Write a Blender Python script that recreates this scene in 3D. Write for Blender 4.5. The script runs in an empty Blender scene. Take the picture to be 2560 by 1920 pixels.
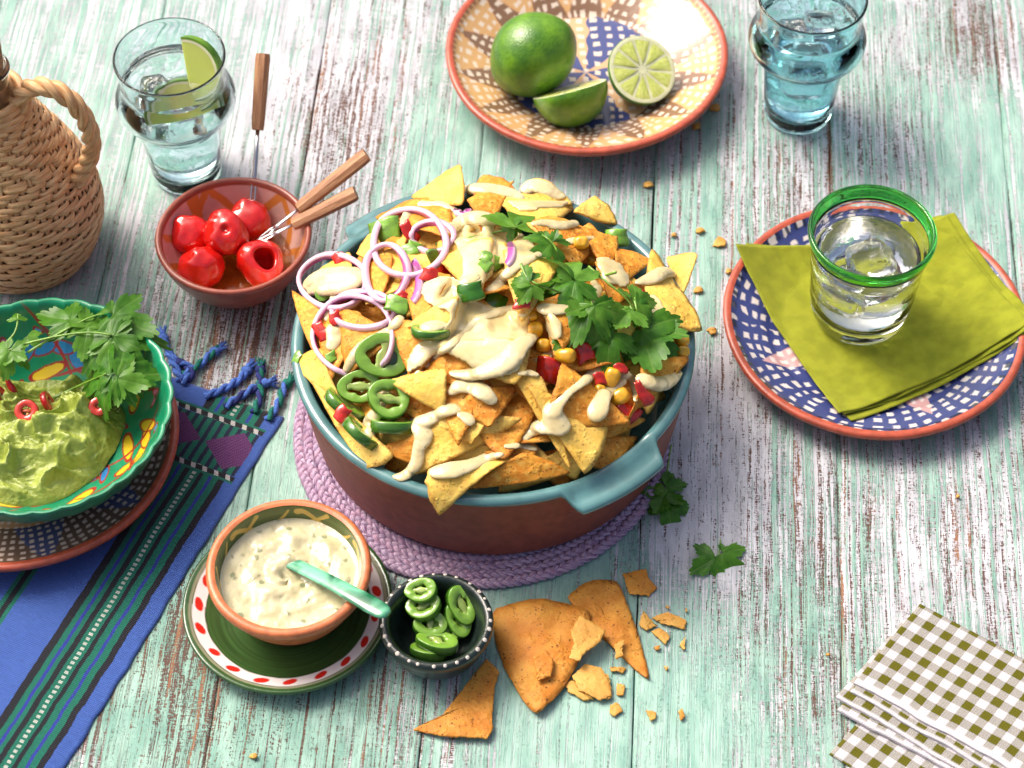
import bpy, math, random
import numpy as np
from mathutils import Vector, Matrix, noise as mnoise
from mathutils.bvhtree import BVHTree

# ------------------------------------------------------------------ camera, sky, sun, exposure
S = 0.01                                   # lengths below are centimetres; the scene is in metres
scn = bpy.context.scene
COL = scn.collection
FPX = 5833.0                               # focal length in pixels of the 2560x1920 photograph
PITCH = math.radians(52.0)
CD = np.array([0, math.cos(PITCH), -math.sin(PITCH)])
CU = np.array([0, math.sin(PITCH), math.cos(PITCH)])
CR = np.array([1.0, 0, 0])
CP = np.array([1.3, -102.1, 134.3])
cd = bpy.data.cameras.new('camera'); cam = bpy.data.objects.new('camera', cd); COL.objects.link(cam)
cd.sensor_width = 36; cd.lens = 36 * FPX / 2560; cd.clip_start = 0.05; cd.clip_end = 200
cam.location = CP * S; cam.rotation_euler = (math.pi / 2 - PITCH, 0, 0)
cd.dof.use_dof = True; cd.dof.focus_distance = 1.60; cd.dof.aperture_fstop = 9.0
scn.camera = cam

SUN_ELEV = math.radians(50); SUN_AZ = (-0.80, 0.60)
w = bpy.data.worlds.new('World'); scn.world = w; w.use_nodes = True
sk = w.node_tree.nodes.new('ShaderNodeTexSky'); sk.sky_type = 'NISHITA'; sk.sun_disc = False
sk.sun_elevation = SUN_ELEV; sk.sun_rotation = math.atan2(SUN_AZ[0], SUN_AZ[1])
sk.air_density = 0.7; sk.dust_density = 9.0; sk.ozone_density = 0.4
bg = w.node_tree.nodes['Background']; bg.inputs[1].default_value = 0.15
w.node_tree.links.new(sk.outputs[0], bg.inputs[0])
sd = bpy.data.lights.new('sun', 'SUN'); sun = bpy.data.objects.new('sun', sd); COL.objects.link(sun)
sd.energy = 2.0; sd.angle = math.radians(28.0); sd.color = (1.0, 0.95, 0.87)
sv = Vector((SUN_AZ[0] * math.cos(SUN_ELEV), SUN_AZ[1] * math.cos(SUN_ELEV), math.sin(SUN_ELEV)))
sun.rotation_euler = sv.to_track_quat('Z', 'Y').to_euler()
scn.view_settings.view_transform = 'Standard'; scn.view_settings.look = 'None'
scn.view_settings.exposure = 0.44; scn.view_settings.gamma = 1.0
scn.cycles.use_denoising = True
scn.cycles.max_bounces = 14; scn.cycles.transmission_bounces = 12; scn.cycles.transparent_max_bounces = 12
scn.cycles.sample_clamp_indirect = 6.0; scn.cycles.blur_glossy = 0.6

# ------------------------------------------------------------------ places: a line of sight meets a level, the heap or a surface
def ray(px, py):
    return CD + CR * (px - 1280) / FPX + CU * (960 - py) / FPX
def at(px, py, z=0.0):
    v = ray(px, py); return CP + v * ((z - CP[2]) / v[2])
def zoom(x0, y0, k): return lambda x, y: (x0 + x * k, y0 + y * k)
zD = zoom(0, 0, 2560 / 2212); zZ = zoom(700, 380, .6511); zA = zoom(0, 0, .458); zG = zoom(0, 680, .4581); zB = zoom(440, 1200, .422)
zT = zoom(1000, 1350, .3617); zR = zoom(1750, 380, .4341); zN = zoom(1950, 1400, .3135); zM = zoom(0, 1300, .3736)
def D(x, y, z=0.0): return at(*zD(x, y), z)

# ------------------------------------------------------------------ small maths
def nrm(v): v = np.asarray(v, float); return v / (np.linalg.norm(v) + 1e-12)
def chaikin(p, it=2, closed=False):
    p = np.asarray(p, float)
    for _ in range(it):
        if closed: q = np.roll(p, -1, 0); a = p * .75 + q * .25; b = p * .25 + q * .75; p = np.stack([a, b], 1).reshape(-1, p.shape[1])
        else:
            a = p[:-1] * .75 + p[1:] * .25; b = p[:-1] * .25 + p[1:] * .75
            p = np.concatenate([p[:1], np.stack([a, b], 1).reshape(-1, p.shape[1]), p[-1:]])
    return p
def resample(p, n):
    p = np.asarray(p, float); d = np.r_[0, np.cumsum(np.linalg.norm(np.diff(p[:, :3], axis=0), axis=1))]
    t = np.linspace(0, d[-1], n); return np.stack([np.interp(t, d, p[:, k]) for k in range(p.shape[1])], 1)
def hash2(i, j, s): 
    h = np.sin(i * 127.1 + j * 311.7 + s * 74.7) * 43758.5453; return h - np.floor(h)
def vn(x, y, s=0):
    xi = np.floor(x); yi = np.floor(y); u = x - xi; v = y - yi; u = u * u * (3 - 2 * u); v = v * v * (3 - 2 * v)
    return (hash2(xi, yi, s) * (1 - u) + hash2(xi + 1, yi, s) * u) * (1 - v) + (hash2(xi, yi + 1, s) * (1 - u) + hash2(xi + 1, yi + 1, s) * u) * v
def fbm(x, y, s=0, o=3): return sum(vn(x * 2 ** k, y * 2 ** k, s + k) * .5 ** k for k in range(o)) / sum(.5 ** k for k in range(o))
def n3(p, f, s=0): return np.array([mnoise.noise(Vector((q[0] * f + s, q[1] * f - s, q[2] * f + 2 * s))) for q in p])
def sstep(a, b, x): t = np.clip((x - a) / (b - a), 0, 1); return t * t * (3 - 2 * t)

# ------------------------------------------------------------------ objects
def link(o, parent=None, loc=(0, 0, 0)):
    COL.objects.link(o); o.location = Vector([float(c) * S for c in loc])
    if parent is not None: o.parent = parent
    return o
def mesh(name, V, F, mats, col=None, uv=None, smooth=True, mi=None, extra=None):
    me = bpy.data.meshes.new(name); V = np.asarray(V, float) * S
    me.from_pydata([tuple(v) for v in V.tolist()], [], [tuple(f) for f in F])
    for m in (mats if isinstance(mats, (list, tuple)) else [mats]): me.materials.append(m)
    if smooth: me.polygons.foreach_set('use_smooth', [True] * len(me.polygons))
    if mi is not None: me.polygons.foreach_set('material_index', list(map(int, mi)))
    if col is not None:
        a = me.attributes.new('Col', 'FLOAT_COLOR', 'POINT'); c = np.ones((len(V), 4), np.float32); c[:, :3] = np.asarray(col)[:, :3]; a.data.foreach_set('color', c.ravel())
    for k, vals in (extra or {}).items():
        a = me.attributes.new(k, 'FLOAT', 'POINT'); a.data.foreach_set('value', np.asarray(vals, np.float32))
    if uv is not None:
        a = me.attributes.new('P', 'FLOAT_VECTOR', 'POINT'); c = np.zeros((len(V), 3), np.float32); c[:, :2] = uv; a.data.foreach_set('vector', c.ravel())
    me.update(); return me
def obj(name, V, F, mats, parent=None, loc=(0, 0, 0), **k):
    return link(bpy.data.objects.new(name, mesh(name, V, F, mats, **k)), parent, loc)
def tag(o, label, cat, group=None, kind=None):
    o['label'] = label
    if cat: o['category'] = cat
    if group: o['group'] = group
    if kind: o['kind'] = kind
    return o
def thing(name, label, cat, loc, group=None):
    o = bpy.data.objects.new(name, None); o.empty_display_size = .02; return tag(link(o, None, loc), label, cat, group)
def copy_tree(o, parent=None):
    c = o.copy(); COL.objects.link(c)
    if parent is not None: c.parent = parent
    for ch in list(o.children): copy_tree(ch, c)
    return c

def lathe(p, n=96, rf=None):
    """profile of (r, z) turned about z; r=0 ends close with a fan"""
    p = np.asarray(p, float); V = []; F = []; idx = []
    th = np.linspace(0, 2 * np.pi, n, endpoint=False); c, s = np.cos(th), np.sin(th)
    for r, z in p:
        if r < 1e-6: idx.append([len(V)] * n); V.append((0, 0, z)); continue
        rr = np.full(n, r) if rf is None else rf(r, z, th)
        idx.append(list(range(len(V), len(V) + n))); V += list(zip(rr * c, rr * s, np.full(n, z)))
    for a, b in zip(idx[:-1], idx[1:]):
        for i in range(n):
            j = (i + 1) % n
            f = [a[i], a[j], b[j], b[i]]
            g = [v for k, v in enumerate(f) if v not in f[:k]]
            if len(g) > 2: F.append(g)
    return np.array(V, float), F
def tube(P, rad, n=8, closed=False, flat=1.0, up=None, caps=True):
    P = np.asarray(P, float); m = len(P); rad = np.broadcast_to(np.asarray(rad, float), (m,))
    T = (np.roll(P, -1, 0) - np.roll(P, 1, 0)) if closed else np.gradient(P, axis=0)
    T /= np.linalg.norm(T, axis=1)[:, None] + 1e-12
    if up is None:
        u = nrm(np.cross(T[0], [0.31, 0.2, .93])); U = []
        for t in T: u = nrm(u - t * (u @ t)); U.append(u)
        U = np.array(U)
    else:
        up = np.broadcast_to(np.asarray(up, float), (m, 3)); U = np.cross(up, T); U /= np.linalg.norm(U, axis=1)[:, None] + 1e-12
    W = np.cross(T, U); a = np.linspace(0, 2 * np.pi, n, endpoint=False)
    V = (P[:, None] + rad[:, None, None] * (np.cos(a)[None, :, None] * U[:, None] + flat * np.sin(a)[None, :, None] * W[:, None])).reshape(-1, 3)
    F = []
    for i in range(m if closed else m - 1):
        i2 = (i + 1) % m
        for j in range(n): F.append((i * n + j, i * n + (j + 1) % n, i2 * n + (j + 1) % n, i2 * n + j))
    if caps and not closed: F.append(tuple(range(n))[::-1]); F.append(tuple(range((m - 1) * n, m * n)))
    return V, F
def join(*parts):
    V = []; F = []; o = 0
    for v, f in parts: V.append(np.asarray(v, float)); F += [tuple(i + o for i in q) for q in f]; o += len(v)
    return np.concatenate(V), F
def box(a, b, bev=0.0):
    a = np.minimum(a, b) if bev == 0 else np.asarray(a, float); b = np.asarray(b, float)
    V = [(x, y, z) for z in (a[2], b[2]) for y in (a[1], b[1]) for x in (a[0], b[0])]
    F = [(0, 2, 3, 1), (4, 5, 7, 6), (0, 1, 5, 4), (1, 3, 7, 5), (3, 2, 6, 7), (2, 0, 4, 6)]
    return np.array(V, float), F
def sphere(c=(0, 0, 0), r=1.0, nu=24, nv=14, sc=(1, 1, 1)):
    p = [(math.sin(t), -math.cos(t)) for t in np.linspace(0, math.pi, nv)]; p[0] = (0, -1); p[-1] = (0, 1)
    V, F = lathe(p, nu); return V * np.asarray(sc) * r + np.asarray(c), F
def sheet(nu, nv, fn, thick=0.0):
    """fn(u,v) arrays -> (N,3); returns a slab of that thickness below"""
    u, v = np.meshgrid(np.linspace(0, 1, nu), np.linspace(0, 1, nv), indexing='ij'); P = fn(u.ravel(), v.ravel())
    g = np.arange(nu * nv).reshape(nu, nv); F = [tuple(q) for q in np.stack([g[:-1, :-1], g[1:, :-1], g[1:, 1:], g[:-1, 1:]], -1).reshape(-1, 4).tolist()]
    if not thick: return P, F
    G = P.reshape(nu, nv, 3); N = np.cross(np.gradient(G, axis=0), np.gradient(G, axis=1)); N /= np.linalg.norm(N, axis=2)[..., None] + 1e-12
    o = nu * nv; Q = (G - N * thick).reshape(-1, 3); F2 = [tuple(i + o for i in f[::-1]) for f in F]
    b = list(g[:, 0]) + list(g[-1, 1:]) + list(g[-2::-1, -1]) + list(g[0, -2:0:-1])
    F3 = [(b[(i + 1) % len(b)], b[i], b[i] + o, b[(i + 1) % len(b)] + o) for i in range(len(b))]
    return np.concatenate([P, Q]), F + F2 + [tuple(int(k) for k in f) for f in F3]
def frame(z, x=(1, 0, 0)):
    z = nrm(z); y = np.cross(z, x)
    if np.linalg.norm(y) < 1e-3: y = np.cross(z, (0, 1, 0))
    y = nrm(y); x = np.cross(y, z); return np.stack([x, y, z], 1)
def place(V, M, c): return np.asarray(V) @ M.T + np.asarray(c)
def blob(name, balls, voxel, mats, smooth_it=6, parent=None, loc=(0, 0, 0), base=None):
    """union of balls, remeshed into one smooth skin"""
    V, F = join(*[sphere((0, 0, 0), 1, 10, 7, sc=np.array([1, 1, b[4] if len(b) > 4 else 1]) * b[3]) for b in balls])
    n = len(V) // len(balls); V = V + np.repeat(np.array([b[:3] for b in balls]), n, 0) - np.asarray(loc)
    me = mesh(name, V, F, mats); o = bpy.data.objects.new(name, me); COL.objects.link(o)
    m = o.modifiers.new('r', 'REMESH'); m.mode = 'VOXEL'; m.voxel_size = voxel * S; m.use_smooth_shade = True
    m = o.modifiers.new('s', 'SMOOTH'); m.iterations = smooth_it; m.factor = .5
    dg = bpy.context.evaluated_depsgraph_get(); me2 = bpy.data.meshes.new_from_object(o.evaluated_get(dg)); o.modifiers.clear(); o.data = me2
    me2.polygons.foreach_set('use_smooth', [True] * len(me2.polygons))
    if not me2.materials: me2.materials.append(mats)
    o.location = Vector([float(c) * S for c in loc])
    if parent is not None: o.parent = parent
    return o

# ------------------------------------------------------------------ materials: a small expression builder over shader nodes
class X:
    def __init__(s, g, k): s.g = g; s.k = k
    def __add__(a, b): return a.g.m('ADD', a, b)
    __radd__ = __add__
    def __sub__(a, b): return a.g.m('SUBTRACT', a, b)
    def __rsub__(a, b): return a.g.m('SUBTRACT', b, a)
    def __mul__(a, b): return a.g.m('MULTIPLY', a, b)
    __rmul__ = __mul__
    def __truediv__(a, b): return a.g.m('DIVIDE', a, b)
class G:
    def __init__(s, name):
        s.mat = bpy.data.materials.new(name); s.mat.use_nodes = True; s.nt = s.mat.node_tree; s.N = s.nt.nodes
        s.bsdf = s.N['Principled BSDF']; s.out = s.N['Material Output']
    def put(s, sock, v):
        if isinstance(v, X): s.nt.links.new(v.k, sock)
        elif isinstance(v, (tuple, list)):
            sock.default_value = tuple(v) + ((1,) if len(v) == 3 and len(sock.default_value) == 4 else ())
        else:
            try: sock.default_value = v
            except (TypeError, ValueError): sock.default_value = (v,) * len(sock.default_value)
    def m(s, op, *a):
        n = s.N.new('ShaderNodeMath'); n.operation = op
        for i, v in enumerate(a): s.put(n.inputs[i], v)
        return X(s, n.outputs[0])
    def st(s, a, b, x):
        n = s.N.new('ShaderNodeMapRange'); n.interpolation_type = 'SMOOTHSTEP'; s.put(n.inputs[0], x); s.put(n.inputs[1], a); s.put(n.inputs[2], b); return X(s, n.outputs[0])
    def xyz(s, kind='Object', scale=100.0):
        n = s.N.new('ShaderNodeTexCoord'); q = s.N.new('ShaderNodeSeparateXYZ'); s.nt.links.new(n.outputs[kind], q.inputs[0])
        return [X(s, o) * scale for o in q.outputs]
    def attr(s, name, out='Fac'):
        n = s.N.new('ShaderNodeAttribute'); n.attribute_name = name; return X(s, n.outputs[out])
    def axyz(s, name):
        q = s.N.new('ShaderNodeSeparateXYZ'); s.nt.links.new(s.attr(name, 'Vector').k, q.inputs[0]); return [X(s, o) for o in q.outputs]
    def rnd(s): return X(s, s.N.new('ShaderNodeObjectInfo').outputs['Random'])
    def vec(s, x, y, z=0.0):
        n = s.N.new('ShaderNodeCombineXYZ')
        for i, v in enumerate((x, y, z)): s.put(n.inputs[i], v)
        return X(s, n.outputs[0])
    def noise(s, v, scale=1.0, detail=3.0, rough=.5, dist=0.0, out=0):
        n = s.N.new('ShaderNodeTexNoise'); s.put(n.inputs['Vector'], v); s.put(n.inputs['Scale'], scale); s.put(n.inputs['Detail'], detail)
        s.put(n.inputs['Roughness'], rough); s.put(n.inputs['Distortion'], dist); return X(s, n.outputs[out])
    def voro(s, v, scale=1.0, feature='F1', out='Distance', rand=1.0):
        n = s.N.new('ShaderNodeTexVoronoi'); n.feature = feature; s.put(n.inputs['Vector'], v); s.put(n.inputs['Scale'], scale); s.put(n.inputs['Randomness'], rand); return X(s, n.outputs[out])
    def mix(s, f, a, b):
        n = s.N.new('ShaderNodeMix'); n.data_type = 'RGBA'; s.put(n.inputs[0], f); s.put(n.inputs[6], a); s.put(n.inputs[7], b); return X(s, n.outputs[2])
    def bump(s, h, dist=.1, strength=1.0):
        n = s.N.new('ShaderNodeBump'); s.put(n.inputs['Height'], h); n.inputs['Distance'].default_value = dist * S; n.inputs['Strength'].default_value = strength
        s.nt.links.new(n.outputs[0], s.bsdf.inputs['Normal']); return X(s, n.outputs[0])
    def set(s, **k):
        names = dict(col='Base Color', rough='Roughness', metal='Metallic', spec='Specular IOR Level', trans='Transmission Weight', ior='IOR', sss='Subsurface Weight', rad='Subsurface Radius', sscale='Subsurface Scale', coat='Coat Weight', crough='Coat Roughness', sheen='Sheen Weight')
        for n, v in k.items(): s.put(s.bsdf.inputs[names[n]], v)
        return s
    def translucent(s, col, f):
        t = s.N.new('ShaderNodeBsdfTranslucent'); s.put(t.inputs[0], col); x = s.N.new('ShaderNodeMixShader'); x.inputs[0].default_value = f
        s.nt.links.new(s.bsdf.outputs[0], x.inputs[1]); s.nt.links.new(t.outputs[0], x.inputs[2]); s.nt.links.new(x.outputs[0], s.out.inputs[0])
def simple(name, col, rough=.5, var=.12, freq=1.5, bump=0.0, bfreq=8.0, **k):
    g = G(name); x, y, z = g.xyz(); v = g.vec(x, y, z); n = g.noise(v, freq, 4)
    d = tuple(c * (1 - var) for c in col); l = tuple(min(1, c * (1 + var)) for c in col)
    g.set(col=g.mix(g.st(.3, .7, n), d, l), rough=rough, **k)
    if bump: g.bump(g.noise(v, bfreq, 4), bump)
    return g.mat
def painted(name, rough=.25, coat=.4, bump=.03, bfreq=2.0, **k):
    g = G(name); x, y, z = g.xyz(); g.set(col=g.attr('Col', 'Color'), rough=rough, coat=coat, crough=.08, **k); g.bump(g.noise(g.vec(x, y, z), bfreq, 3), bump); return g.mat
# ------------------------------------------------------------------ the table
def wood_mat():
    g = G('weathered_paint'); x, y, z = g.xyz(); pr = g.attr('plank')
    x = x * 1.22 + pr * 37.0; y = y + pr * 91.0
    wx = g.noise(g.vec(x * .25, y * .12), 1, 2) * .5; x = x + wx
    fine = g.noise(g.vec(x * 8.5, y * .30), 1, 4, .65)
    broad = g.noise(g.vec(x * 2.8, y * .05), 1, 4, .62)
    hatch = g.noise(g.vec(x * 1.7, y * 11.0), 1, 3, .6)
    speck = g.noise(g.vec(x * 9.0, y * 4.0), 1, 3, .65)
    flake = g.noise(g.vec(x * 2.2, y * .9, 3.0), 1, 4, .6, .6)
    patch = g.noise(g.vec(x * .32, y * .16, 7.0), 1, 3, .55)
    ridge = g.noise(g.vec(x * 3.4, y * .016, 11.0), 1, 3, .6); dry = g.noise(g.vec(x * 9.0, y * .12, 15.0), 1, 3, .6)
    brush = g.noise(g.vec(x * .5, y * 3.5, 5.0), 1, 3, .6)
    wear = g.attr('wear'); mint = g.attr('mint')
    cw = fine * .45 + broad * .55 + hatch * .36 + speck * .36 + flake * .25
    t = wear * .40 + .745
    W = g.st(t - .025, t + .02, cw)
    cm = ridge * .80 + patch * .30 + brush * .22 + speck * .20 + dry * .42
    t2 = mint * -.46 + 1.205
    M = g.st(t2 - .045, t2 + .045, cm) * g.m('SUBTRACT', 1.0, g.st(.50, .72, dry) * .55)
    t3 = wear * .36 + .66
    M = M * g.st(t3 - .02, t3 + .02, cw + ridge * .14)
    grain = g.noise(g.vec(x * 11, y * .25, 2.0), 1, 4, .7)
    warm = g.st(.52, .70, g.noise(g.vec(x * 2.2, y * .03, 21.0), 1, 2))
    wood = g.mix(grain, (.050, .022, .016), (.16, .075, .05)); wood = g.mix(warm * .75, wood, (.34, .15, .065))
    tone = g.noise(g.vec(x * .8, y * .25, 31.0), 1, 4)
    white = g.mix(g.st(.3, .7, tone), (.41, .415, .455), (.60, .61, .65))
    mintc = g.mix(g.st(.3, .7, g.noise(g.vec(x * .7, y * .3, 41.0), 1, 4)), (.18, .37, .30), (.33, .53, .445))
    col = g.mix(W, wood, white); col = g.mix(M, col, mintc)
    g.set(col=col, rough=g.mix(W, .7, .42), spec=.5)
    g.bump(W * .5 + M * .9 + grain * .3 + fine * .4, .045, 1.0)
    return g.mat
BLOBS = [  # photograph place (2212 wide), reach, mint, wear
    (250, 120, 330, .06, -.32), (720, 240, 150, -.32, .22), (620, 60, 200, -.05, -.15), (1000, 330, 130, .35, -.10), (870, 120, 120, -.05, -.05),
    (1500, 500, 170, .15, .02), (1690, 430, 110, -.18, .12), (1950, 130, 220, .0, .05), (2150, 330, 140, .25, -.2), (2100, 80, 90, -.12, .2),
    (1540, 900, 160, -.28, -.05), (1520, 1150, 120, -.22, -.12), (1760, 1150, 190, -.02, .08), (1760, 1450, 190, .08, .14), (2050, 1150, 200, -.12, .02),
    (1950, 1300, 120, -.12, -.1), (1250, 1560, 260, .34, -.10), (1500, 1600, 140, .28, -.06), (1000, 1560, 120, .0, .06), (350, 1430, 220, .12, .38), (500, 1600, 240, .26, .36),
    (760, 1580, 170, .12, .2), (520, 740, 140, -.12, .24), (330, 640, 100, .05, .12), (560, 1030, 120, .45, -.12), (1440, 1020, 100, -.1, .0), (1200, 1250, 120, .22, .0), (620, 620, 60, .0, .15), (470, 1290, 120, .15, .22)]
table = thing('table', 'weathered plank table in worn mint and white paint under all the dishes', 'table', (0, 0, 0))
TROT = math.radians(3.8); table.rotation_euler = (0, 0, -TROT)
WOOD = wood_mat()
def build_table():
    rnd = random.Random(4); ct, st_ = math.cos(TROT), math.sin(TROT)
    bl = []
    for px, py, r, dm, dw in BLOBS:
        p = D(px, py); q = D(px + r, py); bl.append((p[0], p[1], abs(q[0] - p[0]), dm, dw))
    e = [-58.1, -44.3, -30.5, -16.7, -2.9, 10.9, 24.7, 38.5, 52.3]
    for k in range(8):
        gp = {10.9: .05, -2.9: .032}; a0, a1 = e[k] + gp.get(e[k], .014), e[k + 1] - gp.get(e[k + 1], .014); nx, ny = 14, 96
        us = a0 + (a1 - a0) * np.r_[0, .006, np.linspace(.02, .98, nx), .994, 1]; dz = np.r_[-.08, -.02, np.zeros(nx), -.02, -.08]
        ys = np.linspace(-52, 66, ny); X_, Y_ = np.meshgrid(us, ys, indexing='ij'); nx2 = len(us)
        wob = (fbm(Y_ * .15, Y_ * 0 + k, 3) - .5) * .22
        edge = np.zeros_like(X_); edge[:2] = 1; edge[-2:] = 1
        XX = X_ + edge * wob; ZZ = np.repeat(dz[:, None], ny, 1) + 0 * X_
        xw = XX * ct + Y_ * st_; yw = -XX * st_ + Y_ * ct
        mint = np.full(XX.shape, .5); wear = np.full(XX.shape, .44)
        for bx, by, r, dm, dw in bl:
            f = np.exp(-((xw - bx) ** 2 + ((yw - by) * .62) ** 2) / (r * r) * 1.2); mint += dm * f; wear += dw * f
        wear += edge * .12
        g = np.arange(nx2 * ny).reshape(nx2, ny); F = np.stack([g[:-1, :-1], g[1:, :-1], g[1:, 1:], g[:-1, 1:]], -1).reshape(-1, 4).tolist()
        V = np.stack([XX, Y_, ZZ], -1).reshape(-1, 3); o = len(V)
        V2 = V.copy(); V2[:, 2] = -2.4                                     # underside and edges
        bd = [int(v) for v in list(g[:, 0]) + list(g[-1, 1:]) + list(g[-2::-1, -1]) + list(g[0, -2:0:-1])]
        F2 = [[b + o for b in bd[::-1]]] + [[bd[(i + 1) % len(bd)], bd[i], bd[i] + o, bd[(i + 1) % len(bd)] + o] for i in range(len(bd))]
        z = np.zeros(o)
        obj('plank', np.concatenate([V, V2]), F + F2, WOOD, table, extra=dict(mint=np.r_[mint.ravel(), z], wear=np.r_[wear.ravel(), z + .9], plank=np.full(2 * o, (k * .377) % 1)))
    V, F = box((-58, -52, -5), (52, 66, -2.45)); obj('gap_backing', V, F, simple('dark_gap_backing', (.06, .04, .03), .8), table)  # added dark board below the planks, so the gaps read as shade
build_table()

# ------------------------------------------------------------------ shared materials
M = {}
M['terracotta'] = simple('terracotta', (.235, .060, .036), .55, .16, 1.2, .015, 9)
M['terracotta_red'] = simple('red_clay_rim', (.42, .075, .035), .38, .2, 1.5, .02, 6, coat=.25, crough=.2)
M['terracotta_orange'] = simple('orange_clay', (.58, .17, .06), .42, .18, 1.6, .02, 7, coat=.2, crough=.25)
M['clay_bowl'] = simple('bowl_clay', (.30, .070, .040), .35, .15, 1.2, .012, 8, coat=.3, crough=.2)
M['teal'] = simple('teal_glaze', (.092, .22, .225), .16, .18, .5, .02, 1.2, coat=.6, crough=.06)
M['painted'] = painted('painted_glaze'); M['painted_soft'] = painted('painted_lacquer', .3, .35, .02, 1.5)
M['steel'] = simple('fork_steel', (.62, .60, .60), .22, .05, metal=1.0)

# ------------------------------------------------------------------ the oven dish on its woven mat
def dish():
    t = thing('oven_dish', 'large round terracotta dish with teal glazed rim and lug handles, heaped with nachos', 'dish', (0, 0, .85))
    n = 360; lug_a = [math.radians(-54.5), math.radians(122)]
    def lug(th):                                             # 0..1 how far into a lug this angle is
        f = np.zeros_like(th)
        for a in lug_a:
            d = np.abs((th - a + np.pi) % (2 * np.pi) - np.pi); f = np.maximum(f, 1 - sstep(math.radians(12.2), math.radians(16.5), d))
        return f
    out = chaikin([(0, 0), (12.0, 0), (12.75, .0), (12.95, .5), (13.45, 4), (13.8, 7.1), (13.86, 7.45)], 2)
    V, F = lathe(out, n)
    def bend(V, lo):
        th = np.arctan2(V[:, 1], V[:, 0]); r = np.hypot(V[:, 0], V[:, 1]); f = lug(th); k = sstep(lo, 7.4, V[:, 2]) * f
        r2 = r + k * 1.3; V = V.copy(); V[:, 0] = r2 * np.cos(th); V[:, 1] = r2 * np.sin(th); V[:, 2] -= k * .5; return V
    obj('body', bend(V, 4.6), F, M['terracotta'], t)
    p = chaikin([(13.87, 7.40), (14.02, 7.55), (14.02, 7.80), (13.75, 8.02), (13.35, 8.0), (13.1, 7.8), (12.95, 7.0), (12.5, 3), (12.0, 1.0), (10.5, .8), (0, .8)], 2)
    V, F = lathe(p, n); th = np.arctan2(V[:, 1], V[:, 0]); r = np.hypot(V[:, 0], V[:, 1]); f = lug(th); V = V.copy()
    k = sstep(13.25, 13.9, r) * f; r2 = r + k * 1.42; V[:, 0] = r2 * np.cos(th); V[:, 1] = r2 * np.sin(th); V[:, 2] -= k * .53 + f * .30 * np.exp(-((r2 - 14.35) / .45) ** 2) * (V[:, 2] > 6.2) + f * .12 * sstep(12.9, 13.2, r)
    obj('glaze', V, F, M['teal'], t)
    return t
def placemat():
    t = thing('placemat', 'round purple braided placemat under the terracotta dish', 'placemat', (-.85, -1.55, 0))
    g = G('purple_fibre'); u = g.axyz('P'); r = g.rnd()
    f = g.noise(g.vec(u[0] * .35, u[1] * 7.0, r * 50), 1, 3, .6); l = g.noise(g.vec(u[0] * .5, u[1] * .4, r * 80 + 7), 1, 2)
    c = g.mix(g.st(.35, .65, f), (.24, .12, .25), (.62, .47, .62)); c = g.mix(g.st(.45, .75, l) * .55, c, (.58, .32, .44)); c = g.mix(g.st(.56, .7, g.noise(g.vec(u[0] * .3, u[1], r * 30 + 3), 1, 2)) * .5, c, (.38, .36, .54))
    g.set(col=c, rough=.5, sheen=.1); g.bump(f, .06, 1.0); rnd = random.Random(8)
    for k in range(8):
        R = 8.25 + k * .70; per = int(round(2 * math.pi * R / 1.7)); m = per * 9; th = np.linspace(0, 2 * np.pi, m, endpoint=False)
        for j in range(3):
            ph = per * th + j * 2 * math.pi / 3; wob = np.array([mnoise.noise((math.cos(a) * 9, math.sin(a) * 9, k * 5 + j)) for a in th])
            rr = R + .21 * np.sin(ph) + wob * .05; z = .30 + .17 * np.sin(2 * ph + .4) + .03 * wob
            P = np.stack([rr * np.cos(th), rr * np.sin(th), z], 1)
            V, F = tube(P, .235 + .03 * wob, 8, True, .62, up=(0, 0, 1))
            uv = np.stack([np.repeat(th * R, 8), np.tile(np.arange(8) * .35, m)], 1)
            obj('strand', V, F, g.mat, t, uv=uv)
    V = []                                                    # stray fibres at the edge
    parts = []
    for i in range(60):
        a = rnd.uniform(0, 6.283); r0 = rnd.uniform(11.8, 13.3); L = rnd.uniform(.6, 1.6); da = rnd.uniform(-.5, .5) + a + 1.57
        p = np.array([r0 * math.cos(a), r0 * math.sin(a), .6]); q = p + np.array([math.cos(da) * L, math.sin(da) * L, rnd.uniform(-.1, .25)]); mid = (p + q) / 2 + [0, 0, .15]
        parts.append(tube(chaikin([p, mid, q], 2), .018, 4))
    V, F = join(*parts); o = obj('loose_fibre', V, F, simple('pale_fibre', (.50, .36, .46), .6), t); o['kind'] = 'stuff'
dish(); placemat()
# ------------------------------------------------------------------ plates, bowls, cups
def upto(V): return np.arctan2(V[:, 1], V[:, 0]), np.hypot(V[:, 0], V[:, 1])
def dense(p, step): 
    p = chaikin(p, 2); L = np.sum(np.linalg.norm(np.diff(p, axis=0), axis=1)); return resample(p, max(4, int(L / step)))
def lattice(a, b, duty=.62, s=1, wob=.22):
    """hand-brushed crossing strokes: 1 on a stroke"""
    wa = (fbm(a * .5, b * .35, s) - .5) * wob * 3; wb = (fbm(a * .35, b * .5, s + 9) - .5) * wob * 3
    fa = np.abs((a + wa) % 1 - .5) * 2; fb = np.abs((b + wb) % 1 - .5) * 2
    d = duty + (fbm(a * 2, b * 2, s + 3) - .5) * .25
    return np.maximum(1 - sstep(d - .06, d + .06, fa), 1 - sstep(d - .06, d + .06, fb)), np.minimum(fa, fb)
def stroke_mix(base, col, m): return base * (1 - m[:, None]) + np.asarray(col) * m[:, None]
CREAM = np.array((.74, .62, .50))
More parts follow.
